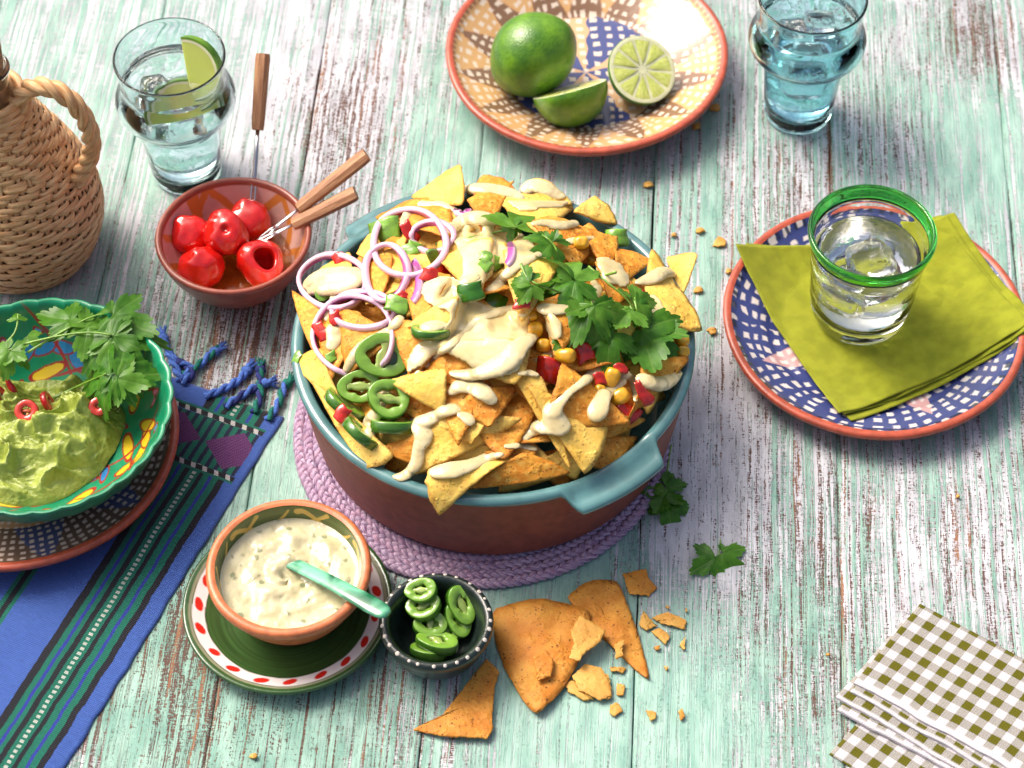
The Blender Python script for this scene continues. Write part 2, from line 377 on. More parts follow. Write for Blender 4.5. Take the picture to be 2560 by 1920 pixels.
def clay_plate(label, c, R, zr, flat, paint, seed, rimmat=None, group=None, rimw=.62, bulge=.42):
    t = thing('plate', label, 'plate', c, group)
    z0 = .55
    body = chaikin([(0, 0), (flat * .78, 0), (flat * .86, .0), (flat * .95, .25), (R - rimw * .9, zr - .75), (R - .12, zr - .42), (R, zr - .1), (R - .08, zr + .12), (R - rimw * .55, zr + .2), (R - rimw, zr + .10)], 2)
    V, F = lathe(body, 240, rf=lambda r, z, th: r * (1 + .0035 * np.sin(3 * th + seed) + .002 * np.sin(7 * th)))
    obj('rim', V, F, rimmat or M['terracotta_red'], t)
    top = dense([(R - rimw + .04, zr + .10), (R - rimw - .12, zr - .02), (R - rimw - .6, zr - .42), (flat + .9, z0 + .5), (flat + .2, z0 + .08), (flat - .6, z0), (.3, z0)], .085)
    top = np.r_[top, [[0, z0]]]
    V, F = lathe(top, 660); th, r = upto(V)
    obj('painted_well', V, F, M['painted'], t, col=paint(th, r, V[:, 0], V[:, 1], R, flat))
    return t
def paint_lime(th, r, x, y, R, flat):
    c = np.tile(CREAM, (len(r), 1)) * (.92 + .12 * fbm(x * .8, y * .8, 4))[:, None]
    ths = th + .25; sec = np.floor(ths / (2 * np.pi / 14)); zig = np.abs((ths / (2 * np.pi / 14)) % 1 - .5) * 2
    rr = (r - flat) / (R - .7 - flat)
    m, d = lattice(ths * 62 / (2 * np.pi), r * 1.35, .50, 2, .45)
    br = stroke_mix(c, (.19, .085, .035), m * .92); tan = stroke_mix(c, (.62, .33, .10), m * .85)
    band = stroke_mix(br, (0, 0, 0), m * 0); up = (rr > zig + (fbm(x, y, 7) - .5) * .15); band[up] = tan[up]
    edge = (np.abs(rr - zig) < .035); band[edge] = band[edge] * .7 + np.array((.35, .10, .05)) * .3
    q = np.abs(((th * 5 / (2 * np.pi) + .12) % 1) - .5) * 2
    m2, d = lattice(x * 1.0 + .2, y * 1.0, .55, 5, .3)
    blue = stroke_mix(c, (.018, .042, .20), m2 * .95); tanc = stroke_mix(c, (.60, .30, .10), m2 * .75)
    inn = tanc.copy(); b = q > .34 + .05 * np.sin(r * 3); inn[b] = blue[b]
    res = np.where((rr < 0.0 + (fbm(th * 6, r, 3) - .5) * .1)[:, None], inn, band)
    e = sstep(R - .95, R - .8, r) * (np.sin(th * 110) > -.2); res = stroke_mix(res, (.30, .12, .06), e * .8)
    return res
def paint_blue(th, r, x, y, R, flat):
    c = np.tile(np.array((.74, .66, .62)), (len(r), 1)) * (.92 + .12 * fbm(x * .8, y * .8, 4))[:, None]
    zig = np.abs((th / (2 * np.pi / 8)) % 1 - .5) * 2; rr = (r - flat * .4) / (R - flat * .4)
    m, d = lattice(th * 50 / (2 * np.pi), r * 1.25, .52, 12, .5)
    bl = stroke_mix(c, (.014, .032, .18), m * .96); pk = stroke_mix(c, (.52, .20, .22), m * .7)
    res = bl.copy(); p = rr < .75 - .75 * zig * 1.1; res[p] = pk[p]
    e = sstep(R - 1.15, R - .95, r) * (np.sin(th * 58 + 3 * np.sin(th * 9)) > .35); res = stroke_mix(res, (.02, .025, .06), e * .9)
    return res
def paint_brown(th, r, x, y, R, flat):
    c = np.tile(np.array((.70, .55, .46)), (len(r), 1)) * (.9 + .14 * fbm(x * .8, y * .8, 4))[:, None]
    zig = np.abs((th / (2 * np.pi / 9) + .3) % 1 - .5) * 2; rr = (r - 6.6) / (R - 6.8)
    m, d = lattice(th * 84 / (2 * np.pi), r * 1.75, .50, 22)
    br = stroke_mix(c, (.115, .058, .035), m * .92); bl = stroke_mix(c, (.03, .05, .17), m * .92)
    res = br.copy(); p = (rr < .95 - zig * 1.15) ; res[p] = bl[p]
    tan = (r < 7.0); res[tan] = stroke_mix(c, (.55, .27, .10), m * .8)[tan]
    return res
LP = D(1267, 108, 3.0); clay_plate('terracotta plate with brown and blue lattice painting holding the limes', (LP[0], LP[1], .0), 11.4, 2.9, 6.3, paint_lime, 1)
RP = D(1889, 681, 2.4); clay_plate('red rimmed plate with blue lattice painting under the green napkin', (RP[0], RP[1], .0), 11.15, 2.2, 7.2, paint_blue, 2)
GP = D(38, 940, 2.5); clay_plate('red rimmed plate with brown lattice painting under the green guacamole bowl', (GP[0], GP[1], .25), 11.35, 2.1, 6.5, paint_brown, 3)

def saucer():
    c = D(622, 1306, 1.2); t = thing('saucer', 'dark green saucer with red dotted white band under the dip bowl', 'saucer', (c[0], c[1], 0))
    R = 7.1; p = dense([(4.0, 0), (4.3, .0), (5.4, .45), (R - .3, 1.1), (R, 1.25), (R - .05, 1.48), (R - .3, 1.5), (R - .75, 1.30), (5.6, .95), (4.6, .62), (3.6, .5), (.2, .5)], .07); p = np.r_[[(0, 0)], p, [(0, .5)]]
    V, F = lathe(p, 480); th, r = upto(V); x, y = V[:, 0], V[:, 1]
    ring = fbm(r * 9, th * .8, 3, 2)
    col = np.array((.030, .085, .020)) * (.55 + .95 * ring)[:, None] + np.zeros((len(r), 3))
    up = V[:, 2] > .45 + 0 * r
    wob = (fbm(th * 4, 0 * th, 5) - .5) * .1
    band = sstep(5.55, 5.62, r + wob) * (1 - sstep(6.38, 6.45, r + wob)) * (V[:, 2] > .85)
    col = stroke_mix(col, (.80, .74, .72), band)
    k = th * 19 / (2 * np.pi); ki = np.floor(k); lc = (k - ki - .5) * (2 * np.pi * 6 / 19) + (hash2(ki, ki, 3) - .5) * .25; rc = 5.98 + (hash2(ki, ki, 7) - .5) * .16
    dd = np.hypot(lc / (.40 + .12 * hash2(ki, ki, 9)), (r - rc + lc * .25) / .27); col = stroke_mix(col, (.62, .020, .012), band * (1 - sstep(.9, 1.08, dd)))
    g = sstep(6.44, 6.5, r + wob) * (1 - sstep(6.62, 6.7, r + wob)); col = stroke_mix(col, (.36, .34, .24), g * .7 * (V[:, 2] > 1.0))
    obj('dish_body', V, F, M['painted'], t, col=col); return c
SC = saucer()
def dip_bowl():
    c = D(623, 1221, 5.2); t = thing('dip_bowl', 'small orange clay bowl glazed green inside, full of creamy dip', 'bowl', (c[0], c[1], .52))
    H = 4.6; out = chaikin([(0, 0), (3.0, 0), (3.15, .1), (3.9, .9), (4.7, 2.4), (5.2, 3.7), (5.42, 4.0), (5.52, 4.3), (5.42, 4.62), (5.15, 4.72), (4.88, 4.62)], 2)
    V, F = lathe(out, 180); obj('clay_body', V, F, M['terracotta_orange'], t)
    p = dense([(4.9, 4.62), (4.8, 4.4), (4.62, 3.4), (4.2, 2.0), (3.2, .8), (.2, .5)], .055); V, F = lathe(p, 540); th, r = upto(V); z = V[:, 2]
    col = np.array((.075, .115, .015)) * (.55 + .9 * fbm(th * 3, z * 7, 2))[:, None]; s = th * 4.7
    def stroke(pts, wd):
        nonlocal col
        q = chaikin(np.array(pts, float), 2); d = np.full(len(r), 9.0)
        for a, b, w0 in zip(q[:-1], q[1:], np.linspace(1.6, .55, len(q) - 1)):
            ds = (s - a[0] + np.pi * 4.7) % (2 * np.pi * 4.7) - np.pi * 4.7; e = b - a; t_ = np.clip((ds * e[0] + (z - a[1]) * e[1]) / (e @ e + 1e-9), 0, 1)
            d = np.minimum(d, np.hypot(ds - t_ * e[0], z - a[1] - t_ * e[1]) / w0)
        col = stroke_mix(col, (.66, .42, .075), 1 - sstep(wd * .8, wd, d))
    for k in range(6):
        b = k * 4.9 + .2
        stroke([(b + 2.0, 4.1), (b + 1.6, 4.2), (b + .9, 3.75), (b, 3.2), (b - .8, 3.0)], .17); stroke([(b - .1, 4.3), (b + .3, 3.9), (b + 1.0, 3.4), (b + 1.9, 3.1)], .12)
        stroke([(b + 3.2, 3.3), (b + 3.6, 3.2), (b + 3.0, 3.6), (b + 2.6, 4.2)], .13)
    obj('glaze', V, F, M['painted'], t, col=col)
    # dip
    g = G('creamy_dip'); x, y, z = g.xyz(); v = g.vec(x, y, z); f = g.voro(v, 1.05); f2 = g.voro(v, 3.6)
    spot = g.m('MULTIPLY', 1 - g.st(.14, .30, f + (g.noise(v, 4, 3) - .5) * .25), g.st(.42, .55, g.noise(v, .9, 2))); s2 = (1 - g.st(.05, .13, f2)) * .8
    c0 = g.mix(g.st(.3, .7, g.noise(v, .6, 3)), (.56, .50, .29), (.67, .61, .39)); c1 = g.mix(spot * .85, c0, (.22, .25, .13)); g.set(col=g.mix(s2 * .6, c1, (.20, .22, .10)), rough=.22, sss=.25, rad=(1, .7, .35), sscale=.004, coat=.35, crough=.1); g.bump(g.noise(v, 2.2, 3) + spot * .5, .09, .7); M['dip'] = g.mat
    n = 70; rr = np.r_[0.001, np.linspace(.08, 1, 44)] * 4.66; th = np.linspace(0, 2 * np.pi, n * 2, endpoint=False); Rr, T = np.meshgrid(rr, th, indexing='ij'); xx, yy = Rr * np.cos(T), Rr * np.sin(T)
    zz = 3.42 + (fbm(xx * .8 + 3, yy * .8, 5, 3) - .5) * .55 * sstep(4.7, 3.2, Rr); a = np.arctan2(yy + .3, xx + .2); q = np.hypot(xx + .3, yy - .1)
    zz += .16 * np.sin(q * 3.6 + a * 2.0) * np.exp(-(q / 2.8) ** 2) + .35 * np.exp(-((xx + .75) ** 2 + (yy - .35) ** 2 * 2.5) / .35) - .25 * np.exp(-((xx - .6) ** 2 + (yy + .5) ** 2) / 1.2) + .06 * sstep(4.2, 4.66, Rr)
    gg = np.arange(rr.size * th.size).reshape(rr.size, th.size); g2 = np.roll(gg, -1, 1); F = np.stack([gg[:-1], g2[:-1], g2[1:], gg[1:]], -1).reshape(-1, 4).tolist(); F = [f[::-1] for f in F]
    V = np.stack([xx, yy, zz], -1).reshape(-1, 3); F = [f[::-1] for f in F]
    d = obj('dip', V, F, M['dip'], None, (c[0], c[1], .52)); tag(d, 'pale creamy dip with herb flecks filling the small clay bowl', 'dip')
    # spoon
    g = G('green_resin'); x, y, z = g.xyz(); v = g.vec(x, y, z); n_ = g.noise(v, .5, 2, .4, .8); g.set(col=g.mix(g.st(.35, .68, n_), (.008, .13, .055), (.16, .52, .32)), rough=.12, coat=.6, crough=.05, sss=.1, rad=(.3, 1, .5), sscale=.003)
    p0 = D(606, 1205, 3.4); p1 = D(838, 1328, 6.3); ax = nrm(p1 - p0); up = nrm(np.array([0, 0, 1]) - ax * ax[2]); P = []; W = []
    ts = np.linspace(0, 1, 36); L = np.linalg.norm(p1 - p0); P = p0 + ts[:, None] * (p1 - p0) + up * (.28 * np.sin(ts * 3.14))[:, None]
    W = np.interp(ts, [0, .12, .3, .55, .85, .96, 1], [.45, .5, .52, .56, .68, .62, .30]); V, F = tube(P, W, 16, flat=.32, up=up)
    o = obj('handle', V - p0, F, g.mat, None, p0); sp = thing('spoon', 'green resin spoon standing in the creamy dip', 'spoon', p0); o.location = (0, 0, 0); o.parent = sp
    V, F = sphere((0, 0, 0), 1, 24, 12, (1.0, .75, .16)); V = place(V, frame(up, ax), p0 - ax * .5 - p0); obj('bowl', V, F, g.mat, sp)
dip_bowl()
def black_bowl():
    c = D(942, 1333, 4.0); t = thing('black_bowl', 'small black clay bowl with white dotted rim holding green jalapeno slices', 'bowl', (c[0], c[1], 0))
    p = chaikin([(0, 0), (2.1, 0), (2.3, .1), (2.75, .6), (3.15, 1.3), (3.4, 2.2), (3.55, 2.75), (3.78, 3.1), (3.8, 3.5), (3.55, 3.75), (3.25, 3.68), (3.05, 3.3), (2.75, 2.0), (2.2, 1.0), (1.2, .75), (0, .7)], 2)
    V, F = lathe(p, 160); obj('clay_body', V, F, simple('black_glaze', (.012, .022, .018), .32, .35, 1.2, .03, 5, coat=.35, crough=.15), t)
    wm = simple('white_dot', (.70, .62, .54), .4, .15, 3)
    rnd = random.Random(3); V, F = sphere((0, 0, 0), 1, 12, 6, (.145, .145, .05)); me = mesh('dot', V, F, wm)
    for k in range(27):
        a = k * 2 * math.pi / 27 + rnd.uniform(-.04, .04); o = link(bpy.data.objects.new('dot', me), t, (3.58 * math.cos(a), 3.58 * math.sin(a), 3.68)); s_ = rnd.uniform(.8, 1.15); o.scale = (s_, s_, 1); o.rotation_euler = (0, .5, a)
    return c
BB = black_bowl()
def pepper_bowl():
    c = D(504, 506, 5.0); t = thing('pepper_bowl', 'brown clay bowl painted with orange zigzags inside, holding red cherry peppers', 'bowl', (c[0], c[1], 0))
    p = chaikin([(0, 0), (2.9, 0), (3.1, .05), (3.3, .4), (4.4, 1.6), (5.3, 3.2), (5.72, 4.5), (5.82, 4.85), (5.75, 5.05), (5.55, 5.12), (5.36, 5.02), (5.3, 4.8)], 2)
    V, F = lathe(p, 180); obj('clay_body', V, F, M['clay_bowl'], t)
    p = dense([(5.31, 4.85), (5.2, 4.4), (4.7, 2.9), (3.9, 1.7), (2.6, .9), (.2, .7)], .06); V, F = lathe(p, 480); th, r = upto(V); z = V[:, 2]
    col = np.array((.66, .40, .33)) * (.85 + .25 * fbm(th * 5, z * 1.5, 2))[:, None]
    a = (th * 5.5 / (2 * np.pi) * 2) + .45; h = (z - 1.3) / 3.4; zig = np.abs(a % 2 - 1)
    for off in (0, .16): pass
    m = 1 - sstep(.085, .125, np.abs(zig - h) * .75 + (fbm(th * 9, z * 3, 4) - .5) * .05); m *= (h > -.2) * (h < 1.0)
    m = np.maximum(m, (1 - sstep(.06, .09, np.abs((a + .55) % 2 - 1) - .12 * h)) * (h > .3) * (h < .98) * (np.floor((a + .55) / 2) % 2 == 0))
    col = stroke_mix(col, (.60, .20, .015), m * .9); col = stroke_mix(col, (.30, .09, .05), sstep(4.62, 4.7, z)); obj('glaze', V, F, M['painted'], t, col=col)
    g = G('pickle_juice'); x, y, z_ = g.xyz(); g.set(col=(.98, .62, .22), rough=.03, trans=1.0, ior=1.33); g.bump(g.noise(g.vec(x, y, z_), .8, 2), .05)
    V, F = lathe(chaikin([(0, 2.05), (4.25, 2.05), (4.32, 2.0), (3.9, 1.72), (2.6, .93), (0, .75)], 1)[::-1], 64); o = obj('brine', V, F, g.mat, None, (c[0], c[1], 0)); tag(o, 'orange tinted brine around the red cherry peppers', 'brine')
    # peppers
    g = G('red_pepper'); x, y, z_ = g.xyz(); v = g.vec(x, y, z_); n_ = g.noise(v, .7, 3); g.set(col=g.mix(g.st(.3, .7, n_), (.56, .006, .005), (.80, .02, .012)), rough=.10, coat=.8, crough=.03, sss=.08, rad=(1, .15, .08), sscale=.004); g.bump(g.noise(v, 1.3, 3), .07, .8)
    inner = simple('pepper_inside', (.34, .012, .01), .35, .2, 2)
    specs = [(412, 508, 2.9, 1.52, (-.5, .3, .8), 0, 'red cherry pepper at the left of the bowl, pointed end up'), (487, 505, 3.9, 1.6, (.1, -.45, .8), 0, 'red cherry pepper topmost in the middle of the bowl'),
             (538, 478, 3.0, 1.62, (-.2, .5, .8), 0, 'red cherry pepper at the back, pierced by the upright fork'), (436, 578, 2.85, 1.58, (-.2, .1, 1), 0, 'red cherry pepper at the front left of the bowl'), (562, 570, 2.85, 1.68, (.35, -.35, .85), 1, 'red cherry pepper with its hollow open top showing, front right')]
    for i, (px, py, zc, R, ax, hole, lab) in enumerate(specs):
        pc = D(px, py, zc); Mx = frame(ax); n = 64
        pr = [(.0, -.92), (.35, -.9), (.75, -.66), (.98, -.15), (1.0, .2), (.86, .62), (.62, .84)]
        pr += [(.5, .86), (.44, .78), (.46, .5), (.5, 0), (.3, -.5), (0, -.6)] if hole else [(.4, .93), (.22, .95), (.12, .86), (0, .80)]
        if not hole and i in (0, 3, 2): pr = [(.0, -.86), (.4, -.84), (.8, -.6), (1.0, -.1), (.97, .25), (.74, .62), (.42, .88), (.18, 1.04), (0, 1.08)]
        V, F = lathe(chaikin(pr, 2), n); th, r = upto(V); k = 1 + .045 * np.cos(3 * th + i) + .05 * np.cos(2 * th + 2 * i); V[:, 0] *= k; V[:, 1] *= k
        V += (n3(V, 1.3, i * 3.1) * .10)[:, None] * V; V += (n3(V, 2.6, i * 2.1 + 5) * .045)[:, None] * V; V = V * R * 1.08
        o = obj('cherry_pepper', place(V, Mx, (0, 0, 0)), F, g.mat, None, pc); tag(o, lab, 'pepper', 'cherry peppers in the clay bowl')
    # forks
    wg = G('fork_wood'); x, y, z_ = wg.xyz(); v = wg.vec(x * 1.0, y * 1.0, z_ * 1.0); u = wg.axyz('P'); n_ = wg.noise(wg.vec(u[0] * .35, u[1] * 3.5, 0), 1, 4, .65); wg.set(col=wg.mix(wg.st(.3, .7, n_), (.27, .11, .048), (.52, .27, .13)), rough=.6); wg.bump(wg.noise(v, 9, 3) + n_, .03)
    for tipp, rimp, h0, h1, end, wd, lab in [((545, 445, 3.7), (550, 374, 5.25), 7.2, None, (571, 116), .56, 'small fork with wooden handle standing upright at the back of the bowl'),
                                     ((548, 528, 3.3), (640, 455, 5.3), 4.8, None, (786, 326), .62, 'small fork with wooden handle crossing behind the other on the bowl edge'),
                                     ((543, 530, 3.5), (667, 468, 5.35), 3.4, None, (768, 414), .64, 'small fork with wooden handle lying lowest over the bowl edge')]:
        a = D(*tipp); b = D(*rimp); d = nrm(b - a); L = 1.0
        best = min(np.linspace(4, 26, 400), key=lambda s_: abs((lambda q: (1106 + 5040 * ((q - CP) @ CR) / ((q - CP) @ CD) - end[0]) ** 2 + (829.5 - 5040 * ((q - CP) @ CU) / ((q - CP) @ CD) - end[1]) ** 2)(a + d * s_)))
        L = best; t = thing('cocktail_fork', lab, 'fork', a, 'forks in the pepper bowl'); up = nrm(np.array([0, 0, 1.0]) - d * d[2]); side = np.cross(d, up)
        hl = L * (.50 if end[0] < 600 else .60); hs = L - hl
        ts = np.linspace(0, 1, 16); P = d * hs + d * hl * ts[:, None]; W = np.interp(ts, [0, .04, .5, .95, 1], [wd * .80, wd * .9, wd, wd * 1.05, wd * .95])
        ang = np.linspace(0, 2 * np.pi, 8, endpoint=False) + np.pi / 8; sq = np.stack([np.cos(ang), np.sin(ang) * .72], 1)
        V = (P[:, None] + W[:, None, None] * (sq[None, :, :1] * side + sq[None, :, 1:] * up)).reshape(-1, 3); F = [(i * 8 + j, i * 8 + (j + 1) % 8, i * 8 + 8 + (j + 1) % 8, i * 8 + 8 + j) for i in range(15) for j in range(8)] + [tuple(range(8))[::-1], tuple(range(120, 128))]
        obj('wooden_handle', V, F, wg.mat, t, smooth=False, uv=np.stack([np.repeat(ts * hl, 8), np.tile(np.arange(8) * .35, 16)], 1))
        V, F = tube(np.array([d * 1.9, d * 2.3, d * hs * .7, d * (hs + .1)]), [.17, .2, .16, .15], 10, flat=.45, up=up); obj('shaft', V, F, M['steel'], t)
        for s_ in (-1, 1):
            V, F = tube(np.array([d * 2.1 + side * s_ * .06, d * 1.6 + side * s_ * .15, d * .9 + side * s_ * .16, d * 0 + side * s_ * .13, -d * .4 + side * s_ * .12]), [.10, .10, .085, .06, .02], 8, flat=.7, up=up); obj('tine', V, F, M['steel'], t)
pepper_bowl()

# ------------------------------------------------------------------ glasses
def glass_mat(name, col, rough=.0, ior=1.46, bump=.02):
    g = G(name); x, y, z = g.xyz(); g.set(col=col, rough=rough, trans=1.0, ior=ior)
    if bump: g.bump(g.noise(g.vec(x, y, z * .6), .9, 2), bump)
    return g.mat
CLEAR = glass_mat('clear_glass', (.97, .99, .985)); AQUA = glass_mat('aqua_glass', (.80, .95, .955)); BLUE = glass_mat('blue_glass', (.56, .87, .93)); GREEN = glass_mat('green_glass', (.10, .74, .11), bump=.03)
g = G('water'); x, y, z = g.xyz(); g.set(col=(.985, .995, .995), rough=0.0, trans=1.0, ior=1.33); g.bump(g.noise(g.vec(x, y, z), .7, 2), .06); WATER = g.mat
g = G('ice'); x, y, z = g.xyz(); g.set(col=(.97, .985, .99), rough=.04, trans=1.0, ior=1.31); g.bump(g.noise(g.vec(x, y, z), 1.1, 3), .25); ICE = g.mat
def bulge_glass(c, mat, label, level, lean=0.0):
    t = thing('tumbler', label, 'glass', c)
    out = [(0, 0), (2.3, 0), (2.62, .1), (2.75, .5), (2.85, 2), (3.1, 5.2), (3.25, 6.2), (3.75, 6.75), (4.4, 7.45), (4.62, 8.1), (4.5, 8.75), (4.15, 9.3), (3.92, 9.8), (3.92, 10.6), (4.05, 11.6), (4.2, 12.3), (4.2, 12.5), (4.08, 12.58), (3.98, 12.45)]
    inn = [(3.9, 11.6), (3.76, 10.6), (3.74, 9.8), (3.95, 9.3), (4.28, 8.7), (4.36, 8.1), (4.15, 7.5), (3.5, 6.9), (3.0, 6.3), (2.85, 5.2), (2.6, 2), (2.45, 1.2), (1.8, .85), (0, .8)]
    V, F = lathe(chaikin(out + inn, 2), 96); obj('glass_body', V, F, mat, t)
    zs = np.linspace(.83, level, 60); ip = chaikin(inn, 2)[::-1]; r = np.interp(zs, ip[:, 1], ip[:, 0]) - .03; r[0] = 0
    prof = np.r_[[(0, .83)], np.stack([r, zs], 1)[2:], [(r[-1] - .12, level - .05), (0, level - .06)]]
    V, F = lathe(prof, 72); wt = obj('water', V, F, WATER, None, c); tag(wt, 'still water inside the ' + label.split(' with')[0], 'water', None, 'thing')
    return t
def ice(c, s, seed, label):
    rnd = random.Random(seed); V, F = sphere((0, 0, 0), 1, 20, 12); V = np.sign(V) * np.abs(V) ** .55; V *= (np.abs(V).max(1) ** -.35)[:, None]
    V = V * s * np.array([1, .85, .8]); V += (n3(V, .7, seed) * .22)[:, None] * nrm([rnd.uniform(-1, 1) for _ in range(3)])
    R = np.array(Matrix.Rotation(rnd.uniform(0, 3), 3, 'X') @ Matrix.Rotation(rnd.uniform(0, 3), 3, 'Z')); o = obj('ice_cube', V @ R.T, F, ICE, None, c); tag(o, label, 'ice cube')
def glasses():
    c = D(405, 371, 0); c2 = c.copy(); bulge_glass(c2, AQUA, 'bulbous clear aqua tumbler with water and lime beside the wicker bottle', 10.2)
    ice(c2 + [-1.3, -.5, 9.4], 1.15, 3, 'ice cube floating in the tumbler with lime wedges'); ice(c2 + [-.2, .6, 5.2], 1.1, 5, 'ice cube sunk low in the tumbler with lime wedges')
    for k, (off, nz, lab) in enumerate([((1.1, .1, 10.7), (-.3, -.8, .5), 'lime wedge standing highest in the tumbler of water'), ((.9, -1.9, 8.2), (.05, -.75, .65), 'lime wedge lying in the bulge of the tumbler of water')]):
        lime_wedge(c2 + off, nz, 2.7, lab, k)
    c = D(1722, 243, 0); bulge_glass(c, BLUE, 'bulbous blue tumbler with iced water at the back right', 10.0)
    ice(c + [-.9, -.3, 9.0], 1.3, 8, 'ice cube floating in the blue tumbler'); ice(c + [.9, .7, 8.8], 1.2, 9, 'second ice cube in the blue tumbler, towards its far side'); ice(c + [.1, -.2, 4.6], 1.4, 11, 'ice cube low in the blue tumbler')
    # green rimmed glass
    c = D(1853, 676, 1.15); t = thing('green_rimmed_glass', 'hand blown clear glass with thick green rim standing on the green napkin', 'glass', c)
    out = [(0, 0), (2.7, 0), (3.2, .12), (3.5, .6), (3.75, 2.2), (3.95, 4.2), (4.1, 5.6), (4.08, 6.4), (4.2, 7.4), (4.34, 8.0)]; inn = [(4.1, 8.0), (3.95, 7.4), (3.82, 6.4), (3.84, 5.6), (3.68, 4.2), (3.45, 2.2), (3.1, 1.3), (2.2, 1.05), (0, 1.0)]
    V, F = lathe(chaikin(out + inn, 2), 96, rf=lambda r, z, th: r * (1 + .012 * np.sin(th * 2 + z) * min(1, z / 3) + .006 * np.sin(z * 4.2 + th))); V[:, 2] += V[:, 0] * .0; obj('glass_body', V, F, CLEAR, t)
    V, F = lathe(chaikin([(4.36, 8.02), (4.52, 8.5), (4.62, 8.85), (4.56, 9.12), (4.36, 9.18), (4.2, 9.02), (4.15, 8.5), (4.09, 8.02)], 2, True).tolist() + [], 96)
    V = np.r_[V]; nn = 96; m = len(V) // nn; F += [((m - 1) * nn + i, (m - 1) * nn + (i + 1) % nn, (i + 1) % nn, i) for i in range(nn)]; obj('green_rim', V, F, GREEN, t)
    zs = np.linspace(1.05, 6.6, 50); ip = chaikin(inn, 2)[::-1]; r = np.interp(zs, ip[:, 1], ip[:, 0]) - .09; r[0] = 0
    V, F = lathe(np.r_[np.stack([r, zs], 1), [(r[-1] - .12, 6.55), (0, 6.53)]], 72); tag(obj('water', V, F, WATER, None, c), 'water filling the green rimmed glass', 'water', None, 'thing')
    ice(c + [.3, .4, 4.9], 1.7, 21, 'large ice block in the green rimmed glass'); ice(c + [-1.2, -.8, 3.4], 1.2, 22, 'small ice piece low in the green rimmed glass')

# ------------------------------------------------------------------ limes
def rind_mat():
    g = G('lime_rind'); x, y, z = g.xyz(); v = g.vec(x, y, z); r = g.rnd(); n_ = g.noise(v + r * 20 if False else v, .35, 3); f = g.noise(v, 2.5, 3)
    g.set(col=g.mix(g.st(.3, .72, n_ + (f - .5) * .25), (.045, .16, .006), (.17, .36, .012)), rough=.3, coat=.25, crough=.2); g.bump(g.voro(v, 6.0), .035, .7); return g.mat
RIND = rind_mat(); PITH = simple('lime_pith', (.72, .74, .46), .45, .08)
g = G('lime_flesh'); u = g.axyz('P'); n_ = g.noise(g.vec(u[0] * 9, u[1] * 1.6, g.rnd() * 40), 1, 3, .6); g.set(col=g.mix(g.st(.3, .7, n_), (.50, .60, .08), (.78, .84, .28)), rough=.15, sss=.5, rad=(.8, 1, .3), sscale=.006, coat=.4); g.bump(n_, .05, .8); FLESH = g.mat
def half_lime(name, c, n, R, label, sharp=1.0, squash=1.0, cat='lime', group=None):
    t = thing(name, label, cat, c, group); Mx = frame(n); V, F = lathe(np.r_[[(R * math.sin(a), -R * sharp * math.cos(a)) for a in np.linspace(.0, 1.40, 20)], [(R * .995, -.05), (R * .985, 0)]], 64)
    V += (n3(V, .5, c[0]) * .05)[:, None] * V * .6; V[:, 2] *= squash; obj('rind', place(V, Mx, (0, 0, 0)), F, RIND, t)
    V, F = lathe([(R * .985, -.02), (R * .95, .02), (R * .87, .0), (R * .1, -.02), (0, -.02)], 64); obj('pith', place(V, Mx, (0, 0, 0)), F, PITH, t)
    ns = 10; 
    for k in range(ns):
        a0 = k * 2 * np.pi / ns + .05; a1 = (k + 1) * 2 * np.pi / ns - .05; m = 9; P = []
        ring = []
        for i, s_ in enumerate(np.linspace(0, 1, 9)):
            rr = R * (.13 + .735 * s_); pad = .12 * R * (1 - s_) ** 2 * .4 / max(rr, .1)
            for a in np.linspace(a0 + pad, a1 - pad, m): 
                e = min(i, 8 - i, 2) / 2; ring.append((rr * math.cos(a), rr * math.sin(a), .055 * e * (1 - abs(2 * (a - a0) / (a1 - a0) - 1) ** 4) + .004, s_ * 3, (a - a0) / (a1 - a0)))
        q = np.array(ring); F = [(i * m + j, i * m + m + j, i * m + m + j + 1, i * m + j + 1) for i in range(8) for j in range(m - 1)]
        obj('segment', place(q[:, :3], Mx, (0, 0, 0)), F, FLESH, t, uv=np.stack([q[:, 4], q[:, 3]], 1))
def lime_wedge(c, n, R, label, k):
    """a half-moon wedge: curved rind with a flat cut face"""
    t = thing('lime_wedge', label, 'lime', c, 'lime wedges in the tumbler'); Mx = frame(n, (.3, .2, -.9) if k == 0 else (.9, .1, .2)); A = np.linspace(-.5 * np.pi, .5 * np.pi, 24)
    def strip(r0, r1, z0, z1, mat, nm):
        V = np.array([(r * math.sin(a), r * math.cos(a), z) for a in A for r, z in ((r0, z0), (r1, z0), (r1, z1), (r0, z1))]); F = []
        for i in range(23):
            for j in range(4): F.append((i * 4 + j, i * 4 + (j + 1) % 4, i * 4 + 4 + (j + 1) % 4, i * 4 + 4 + j))
        F += [(0, 3, 2, 1), (92, 93, 94, 95)]; obj(nm, place(V, Mx, (0, 0, 0)), F, mat, t, smooth=False)
    strip(R * .94, R, -.8, .0, RIND, 'rind'); strip(R * .86, R * .939, -.8, -.01, PITH, 'pith'); strip(.02, R * .859, -.75, -.02, FLESH, 'flesh')
